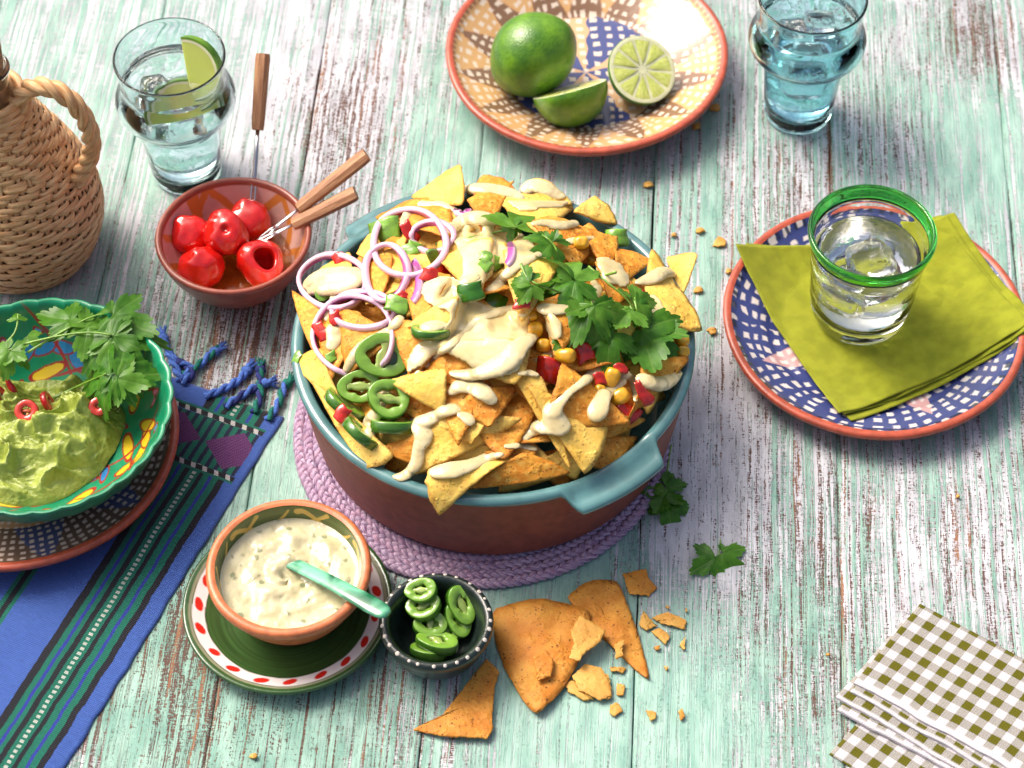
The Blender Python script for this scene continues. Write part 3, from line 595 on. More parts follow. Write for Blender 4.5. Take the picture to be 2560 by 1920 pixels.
def limes():
    V, F = sphere((0, 0, 0), 1, 64, 40); k = np.abs(V[:, 2]) ** 8; V[:, 2] *= 1.06; V[:, 2] += np.sign(V[:, 2]) * k * .07; V += (n3(V, .9, 3) * .035)[:, None] * V; R = 3.3
    c = D(1151, 117, 3.95); Mx = frame((-.75, -.25, -.55)); t = thing('lime', 'whole green lime on the lattice painted plate', 'lime', c); obj('rind', place(V * R, Mx, (0, 0, 0)), F, RIND, t)
    V, F = sphere((0, 0, 0), 1, 14, 8, (.28, .28, .16)); V += (n3(V, 3, 1) * .25)[:, None] * V; obj('stem_button', place(V, Mx, Mx[:, 2] * R * 1.1), F, simple('stem_button', (.42, .40, .10), .7, .3, 6), t)
    half_lime('lime_half', D(1230, 192, 2.9), (-.25, .62, .74), 3.05, 'lime half lying cut face away, rind towards the viewer', 1.0)
    half_lime('lime_half', D(1388, 150, 3.25), (.30, -.42, .85), 2.85, 'lime half with its pale cut face up on the plate', .92)
limes(); glasses()
# ------------------------------------------------------------------ woven runner with twisted fringe
def runner():
    E = np.array([-15.2, -.3]); u = np.array([-.40, -.917]); v = np.array([-.917, .40])
    t = thing('table_runner', 'blue striped woven runner with embroidered end and twisted tassels under the plates', 'table runner', (E[0], E[1], 0))
    g = G('woven_stripes'); P = g.axyz('P'); s, tt = P[0], P[1]
    rib = g.m('SINE', tt * 50.0); th = g.m('SINE', s * 60.0); fz = g.noise(g.vec(s * 2, tt * 8, 0), 1, 3)
    s = s + (g.noise(g.vec(s * 2, tt * 3, 2.0), 1, 2) - .5) * .12
    B, K, Gn, B2 = (.065, .155, .56), (.010, .011, .020), (.005, .20, .13), (.03, .05, .42)
    seq = [(0, B), (1.1, K), (1.63, Gn), (2.08, B2), (2.32, Gn), (2.8, K), (3.12, Gn), (3.9, K), (4.28, Gn), (4.55, B2), (4.8, Gn), (5.2, K), (5.75, B), (9.45, Gn), (9.75, K), (10.1, Gn), (10.4, B), (15, K), (15.6, Gn), (16.5, K), (17, B)]
    r = g.N.new('ShaderNodeValToRGB'); cr = r.color_ramp; cr.interpolation = 'CONSTANT'; g.put(r.inputs[0], s / 20.0)
    for i, (a, c) in enumerate(seq):
        e = cr.elements[i] if i < 2 else cr.elements.new(a / 20); e.position = a / 20; e.color = c + (1,)
    base = X(g, r.outputs[0])
    dash = g.m('GREATER_THAN', g.m('SINE', tt * 15.5), -.15) * g.m('LESS_THAN', g.m('ABSOLUTE', s - 3.5), .14); base = g.mix(dash, base, (.66, .70, .62))
    # embroidered end: two cord rows, dark ground, purple lozenges
    inb = g.m('LESS_THAN', g.m('ABSOLUTE', tt - 4.2), 1.95); sh = g.m('PINGPONG', s + .6, 2.45); loz = g.m('LESS_THAN', g.m('ABSOLUTE', tt - 4.2) / 1.75 + (2.45 - sh) / 2.45 * 0.0 + g.m('ABSOLUTE', sh - 2.45) / 2.3, 1.0)
    stt = g.m('SINE', s * 22.0 + tt * 9) * g.m('SINE', tt * 26.0); purple = g.mix(g.m('GREATER_THAN', stt, .55), (.17, .03, .19), (.03, .010, .05)); blue2 = g.mix(g.m('GREATER_THAN', stt, .3), (.02, .05, .30), (.01, .012, .06))
    groundc = g.mix(g.m('GREATER_THAN', g.m('SINE', s * 9.0), .2), Gn, (.012, .015, .06)); emb = g.mix(loz, groundc, purple); emb = g.mix(loz * g.m('LESS_THAN', g.m('ABSOLUTE', g.m('PINGPONG', s + .6, 2.45) - 2.45), .0), emb, blue2)
    sel = inb * g.m('GREATER_THAN', s, .75); base = g.mix(sel, base, emb)
    cord = g.m('LESS_THAN', g.m('ABSOLUTE', g.m('ABSOLUTE', tt - 4.2) - 2.2), .2) * g.m('GREATER_THAN', s, .6); cw = g.m('GREATER_THAN', g.m('SINE', s * 6.8 + tt * 3), .35); base = g.mix(cord, base, g.mix(cw, (.012, .012, .02), (.70, .68, .66)))
    cordg = g.m('LESS_THAN', g.m('ABSOLUTE', g.m('ABSOLUTE', tt - 4.2) - 2.5), .1) * g.m('GREATER_THAN', s, .6); base = g.mix(cordg, base, Gn)
    shade = fz * .5 + rib * .16 + th * .14; g.set(col=g.mix(g.st(.0, .62, shade), g.mix(.55, base, (0, 0, 0)), base), rough=.85, sheen=.25, spec=.2)
    g.bump(rib * .35 + th * .3 + cord * 1.2 + g.m('GREATER_THAN', stt, .0) * sel * loz * .8, .035, 1.0)
    def fn(a, b):
        s_ = a * 26; t_ = b * 40; s_ = s_ + (fbm(t_ * .7, t_ * 0, 3) - .5) * .22 * (1 - a) ** 6; P_ = E + np.outer(s_, v) + np.outer(t_, u) - E
        z = .14 + .12 * fbm(s_ * .4, t_ * .3, 2) * sstep(0, 1.5, s_) + .22 * np.exp(-((s_ - 3) ** 2 / 9 + (t_ - 12) ** 2 / 6)); return np.c_[P_, z]
    a, b = np.meshgrid(np.linspace(0, 1, 90), np.linspace(0, 1, 150), indexing='ij'); V, F = sheet(90, 150, fn, .1); uv = np.stack([a.ravel() * 26, b.ravel() * 40], 1)
    o = obj('cloth', V, [f[::-1] for f in F], g.mat, t, uv=np.r_[uv, uv])
    ym = [simple('blue_yarn', (.07, .16, .52), .9, .3, 6, .04, 14), simple('green_yarn', (.006, .15, .11), .9, .35, 6, .04, 14), simple('navy_yarn', (.02, .03, .16), .9, .3, 6, .04, 14)]
    T = [[(985, 590), (940, 480), (900, 400), (885, 330)], [(990, 605), (1060, 560), (1020, 510), (960, 490)], [(1000, 560), (1080, 520), (1140, 460), (1200, 415)], [(1120, 680), (1230, 640), (1310, 590), (1370, 510)], [(1230, 735), (1330, 670), (1420, 615), (1485, 600)], [(1385, 765), (1425, 680), (1415, 590), (1425, 500)], [(1460, 805), (1530, 710), (1545, 630), (1595, 585)]]
    cols = [(0, 0), (0, 2), (0, 1), (0, 0), (0, 2), (1, 2), (1, 0)]
    for k, (pts, cc) in enumerate(zip(T, cols)):
        P = np.array([at(*zG(*p), .32) for p in pts]); P[:, 2] += [0, .1, .05, .05]; P = resample(chaikin(P, 3), 46) - [E[0], E[1], 0]; L = np.sum(np.linalg.norm(np.diff(P, axis=0), axis=1))
        root = link(bpy.data.objects.new('tassel', None), t)
        Tn = np.gradient(P, axis=0); Tn /= np.linalg.norm(Tn, axis=1)[:, None]; U = np.cross(Tn, [0, 0, 1]); U /= np.linalg.norm(U, axis=1)[:, None]; Wv = np.cross(U, Tn)
        for j in range(2):
            ph = np.linspace(0, L * 3.6, 46) + j * np.pi; Q = P + .15 * (np.cos(ph)[:, None] * U + np.sin(ph)[:, None] * Wv); V, F = tube(Q, .185, 8); obj('yarn', V, F, ym[cc[j]], root)
        V, F = sphere((0, 0, 0), 1, 14, 9); V = V * (1 + .25 * n3(V, 3, k)[:, None]) * [.42, .36, .34]; obj('knot', V + P[39], F, ym[cc[k % 2]], root)
        rnd = random.Random(k); parts = []
        for q in range(16):
            d = nrm(Tn[-1] + np.array([rnd.uniform(-.6, .6), rnd.uniform(-.6, .6), rnd.uniform(-.3, .4)])); parts.append(tube([P[40], P[40] + d * .4, P[40] + d * rnd.uniform(.75, 1.1)], [.09, .07, .03], 5))
        V, F = join(*parts); obj('frayed_end', V, F, ym[cc[0]], root)['kind'] = 'stuff'
runner()

# ------------------------------------------------------------------ paper napkins
def green_napkin():
    g = G('lime_paper'); P = g.axyz('P'); a, b = P[0], P[1]; n_ = g.noise(g.vec(a * .8, b * .8), 1, 3)
    g.set(col=g.mix(g.st(.3, .7, n_), (.22, .24, .008), (.30, .32, .014)), rough=.8, sheen=.1, spec=.25)
    w_ = g.noise(g.vec(a * .6, b * .6, 4), 1, 2) * .8; band = g.m('LESS_THAN', a, 2.9 + w_ * 0 if False else 3.0); dots = g.m('GREATER_THAN', g.m('SINE', a * 22 + b * 22) * g.m('SINE', a * 22 - b * 22), .25) * g.m('MINIMUM', band, 1)
    fine = g.noise(g.vec(a * 14, b * 14, 2), 1, 3); g.bump(n_ * .4 + fine * .2 - dots * .6, .11, 1.0)
    c = RP; C4 = np.array([[-9.9, 6.3], [5.9, 9.6], [11.3, -1.0], [-3.2, -8.7]])
    root = thing('green_napkin', 'folded lime green paper napkin lying on the blue lattice plate', 'napkin', (c[0], c[1], 0))
    def layer(off, z0, seed, rot):
        C = (C4 - C4.mean(0)) @ np.array([[math.cos(rot), math.sin(rot)], [-math.sin(rot), math.cos(rot)]]) + C4.mean(0) + off
        def fn(a_, b_):
            xy = ((1 - a_) * (1 - b_))[:, None] * C[0] + ((1 - a_) * b_)[:, None] * C[3] + (a_ * (1 - b_))[:, None] * C[1] + (a_ * b_)[:, None] * C[2]
            xy = xy + np.stack([(fbm(b_ * 5, a_ * 0, seed) - .5) * .35 * (1 - sstep(0, .1, a_)), (fbm(a_ * 6, b_ * 0, seed + 2) - .5) * .3 * (1 - sstep(0, .1, 1 - b_))], 1)
            r = np.hypot(xy[:, 0], xy[:, 1]); z = .62 + np.clip((r - 6.6) / 4.4, 0, 1.15) ** 1.2 * 1.75 + z0
            z += .5 * (fbm(a_ * 5, b_ * 4, seed, 4) - .5) * sstep(0, .3, a_) + .10 * np.exp(-((a_ - .72 - .15 * b_) / .025) ** 2) * (seed == 1) + .12 * np.exp(-((a_ - .3) / .05) ** 2) * (seed == 1)
            return np.c_[xy, z]
        a_, b_ = np.meshgrid(np.linspace(0, 1, 80), np.linspace(0, 1, 70), indexing='ij'); V, F = sheet(80, 70, fn, .07); uv = np.stack([a_.ravel() * 15.5, b_.ravel() * 15], 1)
        obj('fold', V, [f[::-1] for f in F], g.mat, root, uv=np.r_[uv, uv])
    layer(np.array([0, 0]), .42, 1, 0); layer(np.array([.35, -.1]), .30, 2, -.015); layer(np.array([.75, .15]), .17, 3, -.03); layer(np.array([.55, -.45]), .04, 4, .02)
green_napkin()
def gingham():
    g = G('gingham_paper'); P = g.axyz('P'); a, b = P[0], P[1]; q = 1.34; wob = (g.noise(g.vec(a * 5, b * 5), 1, 2) - .5) * .05
    sa = g.m('GREATER_THAN', g.m('SINE', (a + wob) * (2 * math.pi / q)), 0.0); sb = g.m('GREATER_THAN', g.m('SINE', (b + wob) * (2 * math.pi / q)), 0.0)
    wv = g.m('GREATER_THAN', g.m('SINE', a * 58.0) * g.m('SINE', b * 58.0), -.05); green = (.105, .10, .005); white = (.56, .53, .56)
    both = sa * sb; one = g.m('ABSOLUTE', sa - sb); col = g.mix(both, white, green); col = g.mix(one * g.m('ADD', wv * .62, .16), col, g.mix(.2, (.10, .10, .02), green)); edge = g.attr('edge'); col = g.mix(edge, col, (.60, .57, .60))
    g.set(col=col, rough=.8, spec=.2); emb = g.voro(g.vec(a * 6.0, b * 6.0), 1, 'F1', 'Distance', .15); g.bump(g.st(.18, .36, emb) + g.noise(g.vec(a, b), 1.3, 2) * .6, .035, .9)
    T = np.array([28.85, -16.81]); a_ = nrm(np.array([-4.98, -6.12])); b_ = nrm(np.array([6.71, -5.79])); bb = nrm(np.array([6.6, -4.5]))
    labs = ['topmost green and white gingham paper napkin of the fanned stack', 'second gingham napkin from the top, showing as a thin white edged strip', 'third gingham napkin from the top, showing as a checked strip', 'fourth gingham napkin down, its white edge showing above the bottom one', 'bottom gingham napkin of the stack, lying nearest the plank']
    offs = [(0, 0, 1.02, 0), (-.32, -.62, .80, .0), (-1.1, -.96, .58, -.02), (-1.38, -1.67, .36, .025), (-1.7, -5.0, .10, -.04)]
    for k, ((dx, dy, z0, rot), lab) in enumerate(zip(offs, labs)):
        L = 7.9; Wd = 16.0; c = np.array([T[0] + dx, T[1] + dy]); R2 = np.array([[math.cos(rot), -math.sin(rot)], [math.sin(rot), math.cos(rot)]]); A = R2 @ a_; Bv = R2 @ bb
        sm = np.r_[np.linspace(0, L - .1, 40), L + .0, L + .04, L + .0]; zz = np.r_[np.zeros(40), -.03, -.10, -.17]; ed = np.r_[np.zeros(38), 1 * (k == 0), 1 * (k < 4), np.ones(3) * (k < 4)]
        nb = 70; bs = np.linspace(0, Wd, nb); S_, B_ = np.meshgrid(sm, bs, indexing='ij'); Z = z0 + zz[:, None] + .10 * (fbm(B_ * .35, S_ * .3, k) - .5) + .16 * np.exp(-((S_ - L) / 1.2) ** 2) * (fbm(B_ * .3, B_ * 0, k + 5)) * (k < 4) + .02 * k * 0
        Z += .06 * np.cos(B_ * .0) ; wig = (fbm(B_ * .4, B_ * 0, k + 2) - .5) * .35 * sstep(3, L, S_) * (k < 4); S2 = S_ + wig
        XY = c + S2[..., None] * A + B_[..., None] * Bv; V = np.concatenate([XY - T, Z[..., None]], -1).reshape(-1, 3); n0 = len(sm); gq = np.arange(n0 * nb).reshape(n0, nb)
        V2 = V.copy(); V2[:, 2] = np.maximum(V2[:, 2] - .16, .02 + .01 * k) if k == 4 else V2[:, 2] - .16; F = np.stack([gq[:-1, :-1], gq[1:, :-1], gq[1:, 1:], gq[:-1, 1:]], -1).reshape(-1, 4).tolist(); o = len(V); bd = [int(i) for i in list(gq[:, 0]) + list(gq[-1, 1:]) + list(gq[-2::-1, -1]) + list(gq[0, -2:0:-1])]
        F += [[i + o for i in f[::-1]] for f in F] + [[bd[(i + 1) % len(bd)], bd[i], bd[i] + o, bd[(i + 1) % len(bd)] + o] for i in range(len(bd))]
        uv = np.stack([S_.ravel() + .38 + k * .3, B_.ravel() + .25 + k * .37], 1); e = np.repeat(ed, nb)
        ob = obj('paper_napkin', np.r_[V, V2], F, g.mat, None, (T[0], T[1], 0), uv=np.r_[uv, uv], extra=dict(edge=np.r_[e, e])); tag(ob, lab, 'napkin', 'gingham paper napkins')
gingham()

# ------------------------------------------------------------------ wicker bottle
def wicker_bottle():
    c = D(55, 528, .2); t = thing('wicker_bottle', 'wicker covered flask with cork stopper and twisted cane handle', 'bottle', c)
    pr = chaikin([(4.6, .1), (5.2, .6), (5.9, 2.2), (6.35, 4.2), (6.2, 6.4), (5.4, 8.8), (4.3, 11.2), (3.3, 13.4), (2.6, 15.0), (2.3, 15.9)], 2)
    wm = G('wicker'); x, y, z = wm.xyz(); r = wm.rnd(); u = wm.axyz('P'); n_ = wm.noise(wm.vec(u[0] * .6, u[1] * 3.0, r * 60), 1, 3, .6); b = wm.noise(wm.vec(u[0] * .8, r * 90, 3), 1, 2)
    cc = wm.mix(wm.st(.3, .7, n_), (.62, .29, .11), (.95, .62, .31)); cc = wm.mix(wm.st(.55, .8, b) * .5, cc, (.42, .18, .06)); wm.set(col=cc, rough=.45, spec=.4); wm.bump(n_, .03)
    inner = np.r_[[(0, .05)], pr - [.22, 0], [(0, 15.9)]]; V, F = lathe(inner, 64); obj('lining', V, F, simple('dark_wicker', (.30, .14, .05), .8), t)
    L = np.r_[0, np.cumsum(np.linalg.norm(np.diff(pr, axis=0), axis=1))]; ns = 39
    for j in range(ns):
        a = j * 2 * np.pi / ns; q = resample(pr, 60); wd = .21 * np.clip(q[:, 0] / 5.5, .5, 1)
        P = np.stack([q[:, 0] * math.cos(a), q[:, 0] * math.sin(a), q[:, 1]], 1); V, F = tube(P, wd, 6, flat=.4, up=(math.cos(a), math.sin(a), .15)); obj('stake', V, F, wm.mat, t, uv=np.stack([np.repeat(np.linspace(0, 17, 60), 6), np.tile(np.arange(6) * .3, 60)], 1))
    rows = 47
    for i in range(rows):
        d = (i + .5) / rows * L[-1]; R = np.interp(d, L, pr[:, 0]); z0 = np.interp(d, L, pr[:, 1]); m = ns * 6; th = np.linspace(0, 2 * np.pi, m, endpoint=False); ph = th * ns / (2 * np.pi)
        k = np.floor(ph + .5); f = ph + .5 - k; over = lambda kk: np.where((kk + ((i if (i // 8) % 2 == 0 else 48 - i) % 3)) % 3 < 2, 1.0, -1.0)
        wv_ = over(k % ns) * sstep(0, .35, f) * sstep(0, .35, 1 - f) + 0; prev = over((k - 1) % ns); nxt = over((k + 1) % ns); w0 = over(k % ns)
        wv_ = np.where(f < .5, w0 * sstep(-.35, .35, f) + prev * (1 - sstep(-.35, .35, f)), w0 * sstep(-.35, .35, 1 - f) + nxt * (1 - sstep(-.35, .35, 1 - f)))
        rr = R + .17 * wv_ + .02; zz = z0 + .03 * np.sin(ph * 2.1 + i) + .04 * np.sin(ph * .7 + i * 2); slope = np.interp(d, L, np.gradient(pr[:, 0], L)); up = np.stack([np.cos(th), np.sin(th), np.full(m, -slope)], 1)
        V, F = tube(np.stack([rr * np.cos(th), rr * np.sin(th), zz], 1), .25 * (.85 + .25 * hash2(i, i, 2)) * (1 - .10 * (wv_ < 0)), 8, True, .42, up=up); obj('weaver', V, F, wm.mat, t, uv=np.stack([np.repeat(th * R, 8), np.tile(np.arange(8) * .3, m)], 1))
    for z0, R in ((14.9, 2.75), (15.35, 2.62), (15.8, 2.5), (.15, 4.85)):
        th = np.linspace(0, 2 * np.pi, 60, endpoint=False); V, F = tube(np.stack([R * np.cos(th), R * np.sin(th), z0 + .06 * np.sin(th * 3)], 1), .24, 8, True); obj('binding', V, F, wm.mat, t, uv=np.stack([np.repeat(th * R, 8), np.tile(np.arange(8) * .3, 60)], 1))
    V, F = lathe(chaikin([(2.1, 15.2), (1.95, 16.2), (1.75, 17.0), (1.72, 18.0), (1.95, 18.4), (1.95, 18.7), (1.7, 18.8), (1.5, 18.6), (1.5, 17.0), (1.6, 15.6)], 2), 48); obj('glass_neck', V, F, CLEAR, t)
    V, F = lathe(chaikin([(0, 16.9), (1.42, 16.9), (1.5, 18.6), (1.68, 20.6), (1.66, 20.9), (1.5, 21.0), (0, 21.0)], 1), 40); V += (n3(V, 1.6, 2) * .07)[:, None] * nrm([1, 1, .3]); obj('cork', V, F, simple('cork', (.42, .24, .12), .85, .4, 3, .08, 5), t)
    # handle: three twisted canes
    P = np.array([(2.3, .0, 15.6), (2.7, -.1, 16.9), (3.7, -.2, 18.0), (5.2, -.3, 18.4), (6.7, -.3, 17.4), (7.5, -.3, 15.4), (7.5, -.2, 13.2), (6.9, -.1, 11.2), (6.1, 0, 9.6), (5.5, 0, 8.6)]); rotz = math.radians(-14); P = P @ np.array([[math.cos(rotz), math.sin(rotz), 0], [-math.sin(rotz), math.cos(rotz), 0], [0, 0, 1]])
    P = resample(chaikin(P, 3), 110); Tn = np.gradient(P, axis=0); Tn /= np.linalg.norm(Tn, axis=1)[:, None]; U = np.cross(Tn, nrm([-math.sin(rotz), 1, 0])); U /= np.linalg.norm(U, axis=1)[:, None]; Wv = np.cross(Tn, U)
    h = link(bpy.data.objects.new('handle', None), t)
    for j in range(3):
        ph = np.linspace(0, 24, 110) + j * 2.094; fl = np.interp(np.arange(110), [0, 10, 95, 109], [1.5, 1, 1, 1.2]); V, F = tube(P + (.36 * fl)[:, None] * (np.cos(ph)[:, None] * U + np.sin(ph)[:, None] * Wv), .36, 10); obj('cane', V, F, wm.mat, h, uv=np.stack([np.repeat(np.linspace(0, 24, 110), 10), np.tile(np.arange(10) * .35, 110)], 1))
    th = np.linspace(0, 2 * np.pi, 50, endpoint=False)
    for z0 in (15.6, 16.15): V, F = tube(np.stack([2.35 * np.cos(th), 2.35 * np.sin(th), z0 + .1 * np.sin(th + 1)], 1), .3, 8, True); obj('binding', V, F, wm.mat, t, uv=np.stack([np.repeat(th * 2.3, 8), np.tile(np.arange(8) * .3, 50)], 1))
wicker_bottle()

# ------------------------------------------------------------------ green bowl of guacamole
def guac():
    c = D(78, 874, 6.2); c = np.array([c[0], c[1], .85]); t = thing('green_bowl', 'green lacquered bowl with scalloped edge and painted yellow flowers, full of guacamole', 'bowl', c)
    ns = 30
    def rf(r, z, th): f = sstep(5.0, 9.2, np.full_like(th, r)); return r * (1 + .016 * f * (np.abs(np.sin(ns * th / 2)) - .6))
    outp = chaikin([(0, 0), (4.6, 0), (4.9, .05), (5.2, .5), (7.0, 1.6), (8.5, 3.2), (9.2, 4.6), (9.42, 5.3), (9.5, 5.45), (9.42, 5.62)], 2); V, F = lathe(outp, 240, rf); gm = simple('green_lacquer', (.005, .22, .10), .28, .18, .8, .03, 3, coat=.4, crough=.12); obj('shell', V, F, gm, t)
    p = dense([(9.43, 5.60), (9.2, 5.62), (8.95, 5.35), (8.6, 4.4), (7.6, 2.7), (6.0, 1.3), (4.0, .7), (.2, .6)], .07); V, F = lathe(p, 660, rf); th, r = upto(V); s = th * 7.4; L = np.hypot(9.3 - r, (5.6 - V[:, 2]) * .8)
    col = np.array((.005, .23, .105)) * (.8 + .4 * fbm(th * 6, r, 3))[:, None]; rnd = random.Random(12); per = 2 * np.pi * 7.4
    def petal(s0, l0, rx, ry, rot, cfill, line=(.33, .02, .015)):
        nonlocal col
        ds = (s - s0 + per / 2) % per - per / 2; dl = L - l0; a = ds * math.cos(rot) + dl * math.sin(rot); b = -ds * math.sin(rot) + dl * math.cos(rot); b = b + .3 * (a / rx) ** 2 * ry; d = np.hypot(a / rx, b / ry) + (fbm(s * 2, L * 2, 5) - .5) * .22
        wl = .032 / min(rx, ry); col = stroke_mix(col, line, (1 - sstep(1.0 + wl * 2.2, 1.0 + wl * 3.2, d)) * (d > 0.9)); col = stroke_mix(col, cfill, 1 - sstep(.92, 1.0, d))
    Y = (.72, .50, .02); B_ = (.02, .22, .52); Pk = (.70, .16, .34); Gd = (.0, .07, .035)
    for k in range(7):
        s0 = k * per / 7 - .9
        for j in range(4): petal(s0 + (j - 2) * 1.2, 3.1 + .35 * abs(j - 2) - .35 * (j % 2), .95, .42, (j - 2) * .55 + .35, Y if k % 3 != 2 else B_)
        petal(s0 - .1, 4.7, 1.5, .38, .25, Y); petal(s0 + 3.1, 1.9, .30, .17, .9, Pk, (.5, .03, .05)); petal(s0 + 2.6, 2.3, .16, .30, .4, Pk, (.3, .02, .03)); petal(s0 + 3.3, 5.4, .9, .22, .3, B_); petal(s0 + 1.9, 6.0, .8, .25, -.3, B_); petal(s0 + .3, 2.0, .25, .14, -.6, (.03, .32, .60))
        for q in range(2): petal(s0 + rnd.uniform(-3, 3), rnd.uniform(1.8, 5), rnd.uniform(.5, 1.1), .035, rnd.uniform(-1, 1), (.33, .02, .015))
    e = 1 - sstep(.05, .9, L); obj('painted_well', V, F, M['painted_soft'], t, col=col)
    # the mash
    g = G('guacamole'); x, y, z = g.xyz(); v = g.vec(x, y, z); n1 = g.noise(v, .55, 3); n2 = g.noise(v, 3.2, 4, .6); sp = 1 - g.st(.06, .13, g.voro(v, 1.15)); sp2 = 1 - g.st(.04, .09, g.voro(v, 2.6)); lump = g.st(.35, .15, g.voro(v, 1.7))
    cc = g.mix(g.st(.3, .7, n1 * .7 + n2 * .3), (.20, .265, .025), (.43, .50, .11)); cc = g.mix(sp2 * .7, cc, (.10, .13, .02)); cc = g.mix(sp * g.m('GREATER_THAN', g.noise(v, .7, 1), .58) * .6, cc, (.55, .13, .06)); g.set(col=cc, rough=.3, sss=.15, rad=(.8, 1, .2), sscale=.003, coat=.2, crough=.2); g.bump(n2 * .7 + n1 * .5 + g.noise(v, 7, 3) * .15 + lump * .25, .14, 1.0)
    gx = D(62, 905, 4.0); gc = np.array([gx[0], gx[1]]); na, nr = 180, 90; th = np.linspace(0, 2 * np.pi, na, endpoint=False); rr = np.linspace(0, 1, nr); Rr, T_ = np.meshgrid(rr, th, indexing='ij')
    out = 6.0 + .45 * np.sin(3 * T_ + .4) + .7 * (fbm(3 + 2 * np.cos(T_), 3 + 2 * np.sin(T_), 2) - .5) + .35 * np.cos(T_ + .6); xx = gc[0] + Rr * out * np.cos(T_); yy = gc[1] + Rr * out * np.sin(T_) * .96
    rb = np.hypot(xx - c[0], yy - c[1]); zb = np.interp(rb, [0, 4, 6, 7.6, 8.6, 9], [.6, .7, 1.3, 2.7, 4.4, 5.4]); h = 2.15 * (1 - Rr ** 2.6) ** .8 - 1.1 * np.exp(-((xx - gc[0] - .3) ** 2 + (yy - gc[1] - 3.2) ** 2) / 5.0)
    wx, wy = xx + 2.2 * (fbm(xx * .35, yy * .35, 8) - .5), yy + 2.2 * (fbm(xx * .35 + 9, yy * .35, 9) - .5); rg = 1 - np.abs(2 * fbm(wx * .38 + .3, wy * .75, 5, 2) - 1); rg2 = 1 - np.abs(2 * fbm(wx * .9, wy * 1.4, 15, 2) - 1); edge = sstep(1, .72, Rr)
    h += (rg ** 2.2 * 1.3 - .55) * edge + (rg2 ** 2 * .42 - .15) * sstep(1.0, .85, Rr)
    for (px, py), a0, hh, w1, w2 in [((175, 868), -.6, 1.5, 1.6, .7), ((105, 905), .15, 1.0, 2.2, .55), ((135, 950), .1, .7, 2.6, .7), ((150, 785), .9, 1.3, 1.5, .6)]:
        q = D(px, py, 4.5); dx, dy = xx - q[0], yy - q[1]; aa = dx * math.cos(a0) + dy * math.sin(a0); bb_ = -dx * math.sin(a0) + dy * math.cos(a0); h += hh * np.exp(-(aa / w1) ** 2 - (bb_ / w2) ** 2)
    zz = zb + np.maximum(h, 0) + .03 + .12 * (fbm(xx * 3, yy * 3, 3) - .5) * edge; gg = np.arange(nr * na).reshape(nr, na); g2 = np.roll(gg, -1, 1); F = np.stack([gg[:-1], gg[1:], g2[1:], g2[:-1]], -1).reshape(-1, 4).tolist()
    V = np.stack([xx - c[0], yy - c[1], zz], -1).reshape(-1, 3); o = obj('guacamole', V, F, g.mat, None, c); tag(o, 'chunky green guacamole swirled in the green bowl', 'guacamole')
    return V + c, F
GUAC = guac()
# ------------------------------------------------------------------ tortilla chips
def chip_mat(name, a, b, c_, spk):
    g = G(name); x, y, z = g.xyz(); r = g.rnd(); v = g.vec(x + r * 50, y + r * 31, z + r * 17); n1 = g.noise(v, .55, 3); n2 = g.noise(v, 2.4, 4, .6)
    s1 = 1 - g.st(.11, .25, g.voro(v, 2.3)); s2 = 1 - g.st(.10, .30, g.voro(v, 4.6)); k = g.st(.43, .60, g.noise(v, .8, 2))
    col = g.mix(g.st(.32, .68, n1 * .65 + n2 * .35), a, b); col = g.mix(g.st(.50, .66, n2) * .55, col, c_); col = g.mix(g.st(.55, 1.15, g.attr('edge') + (n2 - .5) * .9) * .55, col, (.36, .12, .016)); col = g.mix(g.m('MULTIPLY', s2, k) * spk, col, (.20, .045, .008)); col = g.mix(g.m('MULTIPLY', s1, g.st(.45, .55, n2)) * spk * .9, col, (.10, .028, .010))
    g.set(col=col, rough=.62, spec=.35, sss=.08, rad=(1, .5, .15), sscale=.002); n3_ = g.noise(v, 1.5, 2); g.bump(n2 * .5 + n1 * .6 + g.st(.5, .72, n3_) * .5 + g.noise(v, 8, 3) * .12, .13, .85); return g.mat
ORANGE = chip_mat('paprika_chip', (.62, .205, .016), (.82, .39, .045), (.87, .52, .11), 1.0); YELLOW = chip_mat('corn_chip', (.84, .50, .07), (.92, .65, .16), (.74, .36, .05), .6)
HEAP = []                                     # world triangles the toppings are laid on
RIMZ = 8.85
def H(x, y): return RIMZ - .6 + 5.3 * max(0.0, 1 - (math.hypot(x, y) / 14.2) ** 2)
def dome(px, py, dz=0.0):
    v = ray(px, py); t0 = 100.0
    for t in np.arange(120, 200, .25):
        q = CP + v * t
        if q[2] < H(q[0], q[1]) + dz: break
    return CP + v * (t - .12)
NB = 18
BAR = [(i, j) for i in range(NB + 1) for j in range(NB + 1 - i)]; BIX = {k: n for n, k in enumerate(BAR)}
